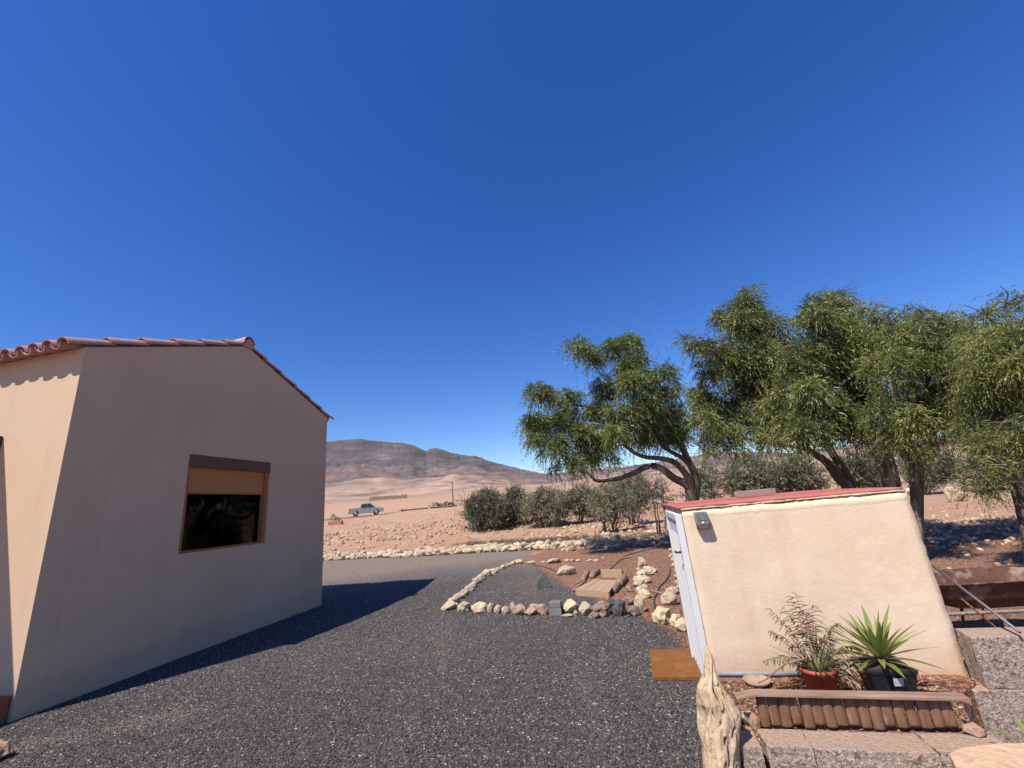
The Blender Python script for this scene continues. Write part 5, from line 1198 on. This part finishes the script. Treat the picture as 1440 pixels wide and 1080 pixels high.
low = [(-2.62, 0.5), (-2.62, 1.14), (-0.93, 1.16), (-0.9, 1.10), (1.35, 1.08), (2.3, 1.02), (2.56, 0.88), (2.6, 0.42)] + [(1.95, 0.38)] + arch(1.5, 0.42) + [(1.02, 0.36)] + [(-1.1, 0.38)] + arch(-1.55, 0.42) + [(-2.05, 0.42)]
profile_body(low, -0.9, 0.9).build('body', CARP, pick, bevel=0.03)
profile_body([(-0.92, 1.103), (-0.84, 1.70), (-0.62, 1.80), (0.45, 1.80), (0.68, 1.74), (1.40, 1.10)], -0.76, 0.76).build('cab', CARP, pick, bevel=0.05)
for sy in (-1, 1):
    profile_body([(-0.80, 1.16), (-0.72, 1.66), (0.05, 1.70), (0.05, 1.16)], sy * 0.765, sy * 0.772).build('window', CARG, pick)
    profile_body([(0.13, 1.16), (0.13, 1.70), (0.52, 1.69), (1.14, 1.16)], sy * 0.765, sy * 0.772).build('window', CARG, pick)
MB().add([(0.735, -0.68, 1.71), (0.735, 0.68, 1.71), (1.375, 0.70, 1.145), (1.375, -0.70, 1.145)], [(0, 1, 2, 3)]).build('windscreen', CARG, pick)
for x in (1.5, -1.55):
    for sy in (-1, 1):
        w_ = MB().tube([(x, sy * 0.70, 0.36), (x, sy * 0.74, 0.36), (x, sy * 0.88, 0.36), (x, sy * 0.92, 0.36)], [0.33, 0.365, 0.365, 0.33], 22).build('wheel', TYRE, pick, True)
        MB().tube([(x, sy * 0.921, 0.36), (x, sy * 0.935, 0.36)], [0.22, 0.20], 16).build('rim', RIM, w_)
MB().box(-2.645, -0.80, 0.68, -2.622, 0.80, 1.06).build('tailgate', WHITE, pick, bevel=0.008)
MB().box(-2.72, -0.85, 0.45, -2.63, 0.85, 0.66).build('bumper', CARP, pick, bevel=0.02)
MB().box(-2.56, -0.84, 1.145, -0.98, -0.80, 1.21).box(-2.56, 0.80, 1.145, -0.98, 0.84, 1.21).build('bed_rail', CARP, pick, bevel=0.01)
for sy in (-0.7, 0.7): MB().box(2.5, sy - 0.16, 0.68, 2.585, sy + 0.16, 0.84).build('headlight', RIM, pick, bevel=0.02)
for sy in (-0.8, 0.8): MB().box(-2.64, sy * 1.075 - 0.03, 0.75, -2.615, sy * 1.075 + 0.03, 1.02).build('tail_light', REDPL, pick)

POLEW = rough_mat('pole_wood', (0.07, 0.055, 0.045), (0.12, 0.095, 0.08), 5)
def upole(px, pyb, pyt, Y, label):
    b_ = aty(px, pyb, Y); t_ = aty(px, pyt, Y); g_ = gz(b_[0], b_[1]); h_ = t_[2] - g_
    o = empty('utility_pole', (b_[0], b_[1], g_)); tag(o, label, 'utility pole')
    MB().tube([(0, 0, -0.3), (0, 0, h_)], [0.16, 0.10], 10).build('post', POLEW, o, True)
    MB().box(-0.6, -0.05, h_ - 0.5, 0.6, 0.05, h_ - 0.38).build('crossarm', POLEW, o)
    for k in (-0.5, 0.0, 0.5): MB().tube([(k, 0, h_ - 0.379), (k, 0, h_ - 0.2)], 0.04, 8).build('insulator', WHITE, o, True)
upole(637.5, 712, 676, 130, 'thin wooden utility pole on the plain left of the olive bushes')
def small_box(name, label, cat, px, py, Y, w, d, h, mat, cap=True, grp=None):
    b_ = aty(px, py, Y); o = empty(name, (b_[0], b_[1], gz(b_[0], b_[1]) - 0.1), 0.2); tag(o, label, cat, grp)
    MB().box(-w / 2, -d / 2, 0, w / 2, d / 2, h).build('wall', mat, o, bevel=0.03)
    if cap: MB().box(-w / 2 - 0.08, -d / 2 - 0.08, h + 0.003, w / 2 + 0.08, d / 2 + 0.08, h + 0.12).build('roof', mat, o, bevel=0.02)
    return o
small_box('meter_house', 'small pale masonry meter house near the utility pole', 'meter house', 645.5, 715, 118, 1.9, 1.2, 1.75, LIME)
small_box('gate_pillar', 'short pale gate pillar standing beside the far road', 'pillar', 604, 717, 95, 0.45, 0.45, 0.9, CREAMST)
# low walls and hedges seen as thin lines on the plain
def low_wall(name, label, cat, pA, pB, Y0, Y1, h, mat, th=0.5):
    a_, b_ = aty(*pA, Y0), aty(*pB, Y1); n_ = 40; V_l, F_l = [], []
    dv_ = np.array([b_[0] - a_[0], b_[1] - a_[1]]); nn_ = np.array([-dv_[1], dv_[0]]) / np.linalg.norm(dv_) * th / 2
    for k in range(n_ + 1):
        x, y = a_[:2] + dv_ * k / n_; g_ = gz(x, y); hh_ = h * (0.85 + 0.3 * random.random())
        V_l += [(x - nn_[0], y - nn_[1], g_ - 0.4), (x - nn_[0], y - nn_[1], g_ + hh_), (x + nn_[0], y + nn_[1], g_ + hh_), (x + nn_[0], y + nn_[1], g_ - 0.4)]
    for k in range(n_):
        for j in range(3): F_l.append((k * 4 + j, k * 4 + j + 1, k * 4 + 4 + j + 1, k * 4 + 4 + j))
    F_l += [(0, 1, 2, 3), (n_ * 4 + 3, n_ * 4 + 2, n_ * 4 + 1, n_ * 4)]
    tag(MB().add(V_l, F_l).build(name, mat, None), label, cat)
low_wall('stone_wall', 'long low dry stone wall crossing the plain above the pickup', 'wall', (520, 700.5), (572, 700.5), 260, 262, 2.0, BROWNST, 2.5)
low_wall('stone_wall', 'low pale wall along the far road between pickup and meter house', 'wall', (562, 721), (642, 715), 82, 118, 0.45, PINKST)
for i, (px, py, r_) in enumerate(((612, 711, 3), (620, 711, 2.5), (628, 710, 3), (635, 710, 2.5))):
    bush('scrub_bush', 'dark scrub bush in the low row before the utility pole', (px, py + 4), 122, [(px, py - 1, r_), (px + 5, py, r_ * 0.8)], 60 + i, ((0.10, 0.08, 0.06), (0.2, 0.16, 0.11), (0.25, 0.2, 0.14)), 0.35, 8, 'scrub bushes by the pole', 'shrub', 0.8)
pt_ = hit(472, 738); pl = empty('masonry_planter', pt_, 0.15); tag(pl, 'low orange masonry planter with a scrubby plant in the field below the pickup', 'planter')
mb = MB().box(-0.75, -0.4, -0.2, 0.75, -0.3, 0.42).box(-0.75, 0.3, -0.2, 0.75, 0.4, 0.42).box(-0.75, -0.299, -0.2, -0.65, 0.299, 0.42).box(0.65, -0.299, -0.2, 0.75, 0.299, 0.42); mb.build('wall', rough_mat('orange_masonry', (0.45, 0.2, 0.11), (0.55, 0.27, 0.16), 4), pl, bevel=0.02)
MB().box(-0.649, -0.299, 0.0, 0.649, 0.299, 0.33).build('soil', SOIL, pl)
rs = np.random.RandomState(66); b_, d_, l_, w_, c_ = sprays(rs, [(np.array([-0.25, 0, 0.75]), (0.3, 0.25, 0.45), 1.0), (np.array([0.2, 0, 0.5]), (0.25, 0.2, 0.25), 1.0)], 160, 0.25, 8, 0.09, 0.02, 0.2, OL1)
leaf_mesh('foliage', b_, d_, l_, w_, c_, TLEAF, pl, rs)
# the far road: a dusty dark strip the pickup stands on
rp = [aty(400, 731, 60), aty(470, 729, 62.5), aty(515, 726, 65.5), aty(560, 721, 74), aty(600, 717, 92), aty(640, 713, 126)]
rv, rf_ = [], []
for i in range(len(rp) - 1):
    for k in range(12):
        t_ = k / 12; q = rp[i] * (1 - t_) + rp[i + 1] * t_; d_ = rp[i + 1] - rp[i]; n_ = np.array([-d_[1], d_[0], 0]) / np.hypot(d_[0], d_[1])
        for m_ in (-2.6, -0.9, 0.9, 2.6):
            w_ = q + n_ * m_; rv.append((w_[0], w_[1], gz(w_[0], w_[1]) + 0.03))
for i in range(len(rv) // 4 - 1):
    for j in range(3): rf_.append((i * 4 + j, i * 4 + 4 + j, i * 4 + 5 + j, i * 4 + j + 1))
o = MB().add(rv, rf_).build('road', rough_mat('dusty_road', (0.22, 0.17, 0.145), (0.30, 0.235, 0.20), 0.6, 0.95, 6, 0.4, 0.03), None, True); tag(o, 'dusty grey brown road running past the pickup', 'road', kind='structure')

# rocks on the slope right of the shed
for x, y, w, h, mt, lab in [(1345, 706, 30, 22, LIME, 'pale triangular rock standing on the rubble right of the shed'), (1283, 694, 20, 10, CREAMST, 'pale boulder behind the shed roof corner'), (1300, 676, 16, 14, PINKST, 'orange boulder half hidden under the trees'), (1012, 696, 22, 12, PINKST, 'pinkish boulder between broad tree and roof trough')]:
    px_rock(x, y, w, h, mt, lab)

# ------------------------------------------------------------------ loose ground cover
def scatter_stones(name, label, pts, size, flat, cols, mat, seed, sub=1, sink=0.3, base=None):
    """many small angular stones as one heap, pts (n,2), size (n,)"""
    rs = np.random.RandomState(seed); n = len(pts)
    if sub == 0: bv = np.array([(1, 0, 0), (-1, 0, 0), (0, 1, 0), (0, -1, 0), (0, 0, 1), (0, 0, -1)], float); bf = np.array([(0, 2, 4), (2, 1, 4), (1, 3, 4), (3, 0, 4), (2, 0, 5), (1, 2, 5), (3, 1, 5), (0, 3, 5)])
    else: bv, bf = ICO[sub]
    k = len(bv)
    V = bv[None] * (1 + rs.uniform(-0.32, 0.32, size=(n, k, 1))) * np.stack([np.ones(n), rs.uniform(0.55, 1, n), flat * rs.uniform(0.7, 1.3, n)], 1)[:, None, :]
    an = rs.uniform(0, 6.28, n); tl = rs.normal(0, 0.35, n); ca, sa_, ct, st = np.cos(an), np.sin(an), np.cos(tl), np.sin(tl)
    X_ = V[..., 0] * ct[:, None] - V[..., 2] * st[:, None]; Z_ = V[..., 0] * st[:, None] + V[..., 2] * ct[:, None]; Y_ = V[..., 1]
    X2 = X_ * ca[:, None] - Y_ * sa_[:, None]; Y2 = X_ * sa_[:, None] + Y_ * ca[:, None]
    zt = terrain(pts[:, 0], pts[:, 1]) if base is None else base
    W_ = np.stack([X2 * size[:, None] + pts[:, :1], Y2 * size[:, None] + pts[:, 1:2], Z_ * size[:, None] + (zt + size * flat * (0.5 - sink))[:, None]], -1).reshape(-1, 3)
    Fc = (bf[None] + (np.arange(n) * k)[:, None, None]).reshape(-1, 3)
    o = mesh_np(name, W_, Fc, mat, None, np.repeat(cols, k, 0)); return tag(o, label, None, kind='stuff')
PEB = attr_mat('loose_stone', 'col', 0.85, 0, 0.25)
rs = np.random.RandomState(90)
def polar_pts(n, r0, r1, a0, a1, pw=1.0):
    r = r0 * (r1 / r0) ** (rs.uniform(size=n) ** pw); a_ = np.radians(rs.uniform(a0, a1, n)); return np.stack([r * np.sin(a_), r * np.cos(a_)], 1)
P_ = polar_pts(130000, 2.2, 10.5, -56, 26)
P_ = P_[poly_sd(P_[:, 0], P_[:, 1], GRAVEL) > -0.04 + 0.08 * rs.normal(size=len(P_))]
lx = (P_[:, 0] - HX) * math.sin(HYAW) + (P_[:, 1] - HY) * math.cos(HYAW); ly = -(P_[:, 0] - HX) * math.cos(HYAW) + (P_[:, 1] - HY) * math.sin(HYAW)
P_ = P_[~((lx > -2.2) & (lx < HL) & (ly > -0.01))]
n = len(P_); g_ = rs.uniform(0.35, 1.4, n) ** 1.5; cols = np.array([0.08, 0.071, 0.065])[None] * g_[:, None] * (1 + rs.normal(size=(n, 3)) * 0.05)
wh_ = rs.uniform(size=n); cols[wh_ < 0.014] = (0.50, 0.44, 0.37); cols[(wh_ > 0.02) & (wh_ < 0.05)] = (0.22, 0.185, 0.155)
scatter_stones('gravel', 'dark volcanic gravel covering the yard', P_, rs.uniform(0.004, 0.011, n) * np.where(wh_ < 0.02, 0.55, np.where(wh_ < 0.021, 1.3, 1.0)), 0.65, np.clip(cols, 0.01, 1), PEB, 91, 0)
# chips and litter in the planter and on the rust coloured soil
P1 = np.array([fpt(rs.uniform(-0.1, 1.75), rs.uniform(0.06, 0.78), 0)[:2] for _ in range(2600)]); P2 = polar_pts(26000, 4.5, 14, 8, 58)
P1 = P1[poly_sd(P1[:, 0], P1[:, 1], [fp2(-0.13, 0.04), fp2(1.12, 0.04), sh2(1.20, -0.42), sh2(1.37, -0.18), sh2(1.46, -0.10), sh2(1.46, -0.01), sh2(0.012, -0.01), sh2(0.0, -0.3)]) > 0.004]
P2 = P2[(poly_sd(P2[:, 0], P2[:, 1], MULCH) > 0.05)]
lx = (P2[:, 0] - SX_) * math.cos(SROT) + (P2[:, 1] - SY_) * math.sin(SROT); ly = -(P2[:, 0] - SX_) * math.sin(SROT) + (P2[:, 1] - SY_) * math.cos(SROT)
P2 = P2[~((lx > -0.06) & (lx < SLEN + 0.02) & (ly > -0.6) & (ly < SD + 0.02)) & ~((lx > 1.2) & (ly < 0.1))]
P_ = np.vstack([P1, P2]); zb_ = np.concatenate([np.full(len(P1), BED_Z), terrain(P2[:, 0], P2[:, 1])])
n = len(P_); pal_ = np.array([(0.22, 0.10, 0.055), (0.15, 0.075, 0.045), (0.30, 0.16, 0.09), (0.12, 0.075, 0.055), (0.36, 0.27, 0.19)]); cols = pal_[rs.choice(5, n, p=(0.32, 0.25, 0.22, 0.14, 0.07))] * rs.uniform(0.7, 1.2, (n, 1))
scatter_stones('leaf_litter', 'rust brown litter of bark chips and dry leaves on the soil', P_, rs.uniform(0.008, 0.024, n), 0.22, cols, PEB, 92, 0, 0.1, zb_)
# rubble in the orange field and on the slope under the trees
P1 = polar_pts(9000, 19, 62, -34, 12); k1 = np.minimum(np.abs(P1[:, 1] - 0.25 * P1[:, 0] - 36) / 2.6, np.abs(P1[:, 1] - 0.1 * P1[:, 0] - 28.5) / 1.8)
P1 = P1[(rs.uniform(size=len(P1)) < np.where(k1 < 1, 0.9, 0.10)) & (poly_sd(P1[:, 0], P1[:, 1], GRAVEL) < -0.6)]
P2 = polar_pts(3800, 10.5, 26, 38, 58); P2 = P2[rs.uniform(size=len(P2)) < np.clip(1.2 - np.abs(np.hypot(P2[:, 0], P2[:, 1]) - 16) / 3.2, 0.06, 1)]
P3 = polar_pts(700, 14, 26, 4, 22)
P_ = np.vstack([P1, P2, P3]); n = len(P_); pal_ = np.array([(0.42, 0.26, 0.165), (0.48, 0.33, 0.22), (0.34, 0.2, 0.125), (0.52, 0.42, 0.31)]); cols = pal_[rs.choice(4, n)] * rs.uniform(0.75, 1.1, (n, 1))
scatter_stones('rubble', 'scattered pale and orange rubble stones on the earth', P_, rs.uniform(0.04, 0.15, n) * rs.uniform(0.5, 1.2, n) * np.where(P_[:, 0] > 7, 0.6, 1.0), 0.6, cols, PEB, 93, 1, 0.2)
# dry grass behind the far stone row, tufts on the field
def grass(name, label, pts, hgt, cols, nb, seed):
    rs_ = np.random.RandomState(seed); n_ = len(pts); base = np.repeat(pts, nb, 0); base = base + rs_.normal(size=base.shape) * 0.07
    z_ = terrain(base[:, 0], base[:, 1]); b3 = np.column_stack([base, z_ - 0.01]); d3 = rs_.normal(size=b3.shape) * 0.45; d3[:, 2] = np.abs(d3[:, 2]) + 0.7; d3 /= np.linalg.norm(d3, axis=1, keepdims=True)
    k = len(b3); o_ = leaf_mesh(name, b3, d3, hgt * rs_.uniform(0.5, 1.3, k), np.full(k, 0.012), np.asarray(cols)[rs_.randint(len(cols), size=k)] * rs_.uniform(0.7, 1.2, (k, 1)), TLEAF, None, rs_)
    return tag(o_, label, None, kind='stuff')
gp = []
for k in range(900):
    u = rs.uniform(); q0 = hit(640 + 300 * u, 769.5 - 10 * u) if k % 9 == 0 else q0
    gp.append((q0[0] + rs.normal() * 0.35, q0[1] + rs.uniform(0.3, 2.2)))
grass('dry_grass', 'grey green dry grass growing behind the far stone row', np.array(gp), 0.16, [(0.15, 0.135, 0.085), (0.22, 0.185, 0.12), (0.12, 0.12, 0.07)], 9, 94)
gp = polar_pts(420, 22, 60, -30, 14)
grass('dry_tufts', 'thin dry tufts scattered over the orange field', gp, 0.16, [(0.22, 0.17, 0.11), (0.17, 0.135, 0.085)], 10, 95)
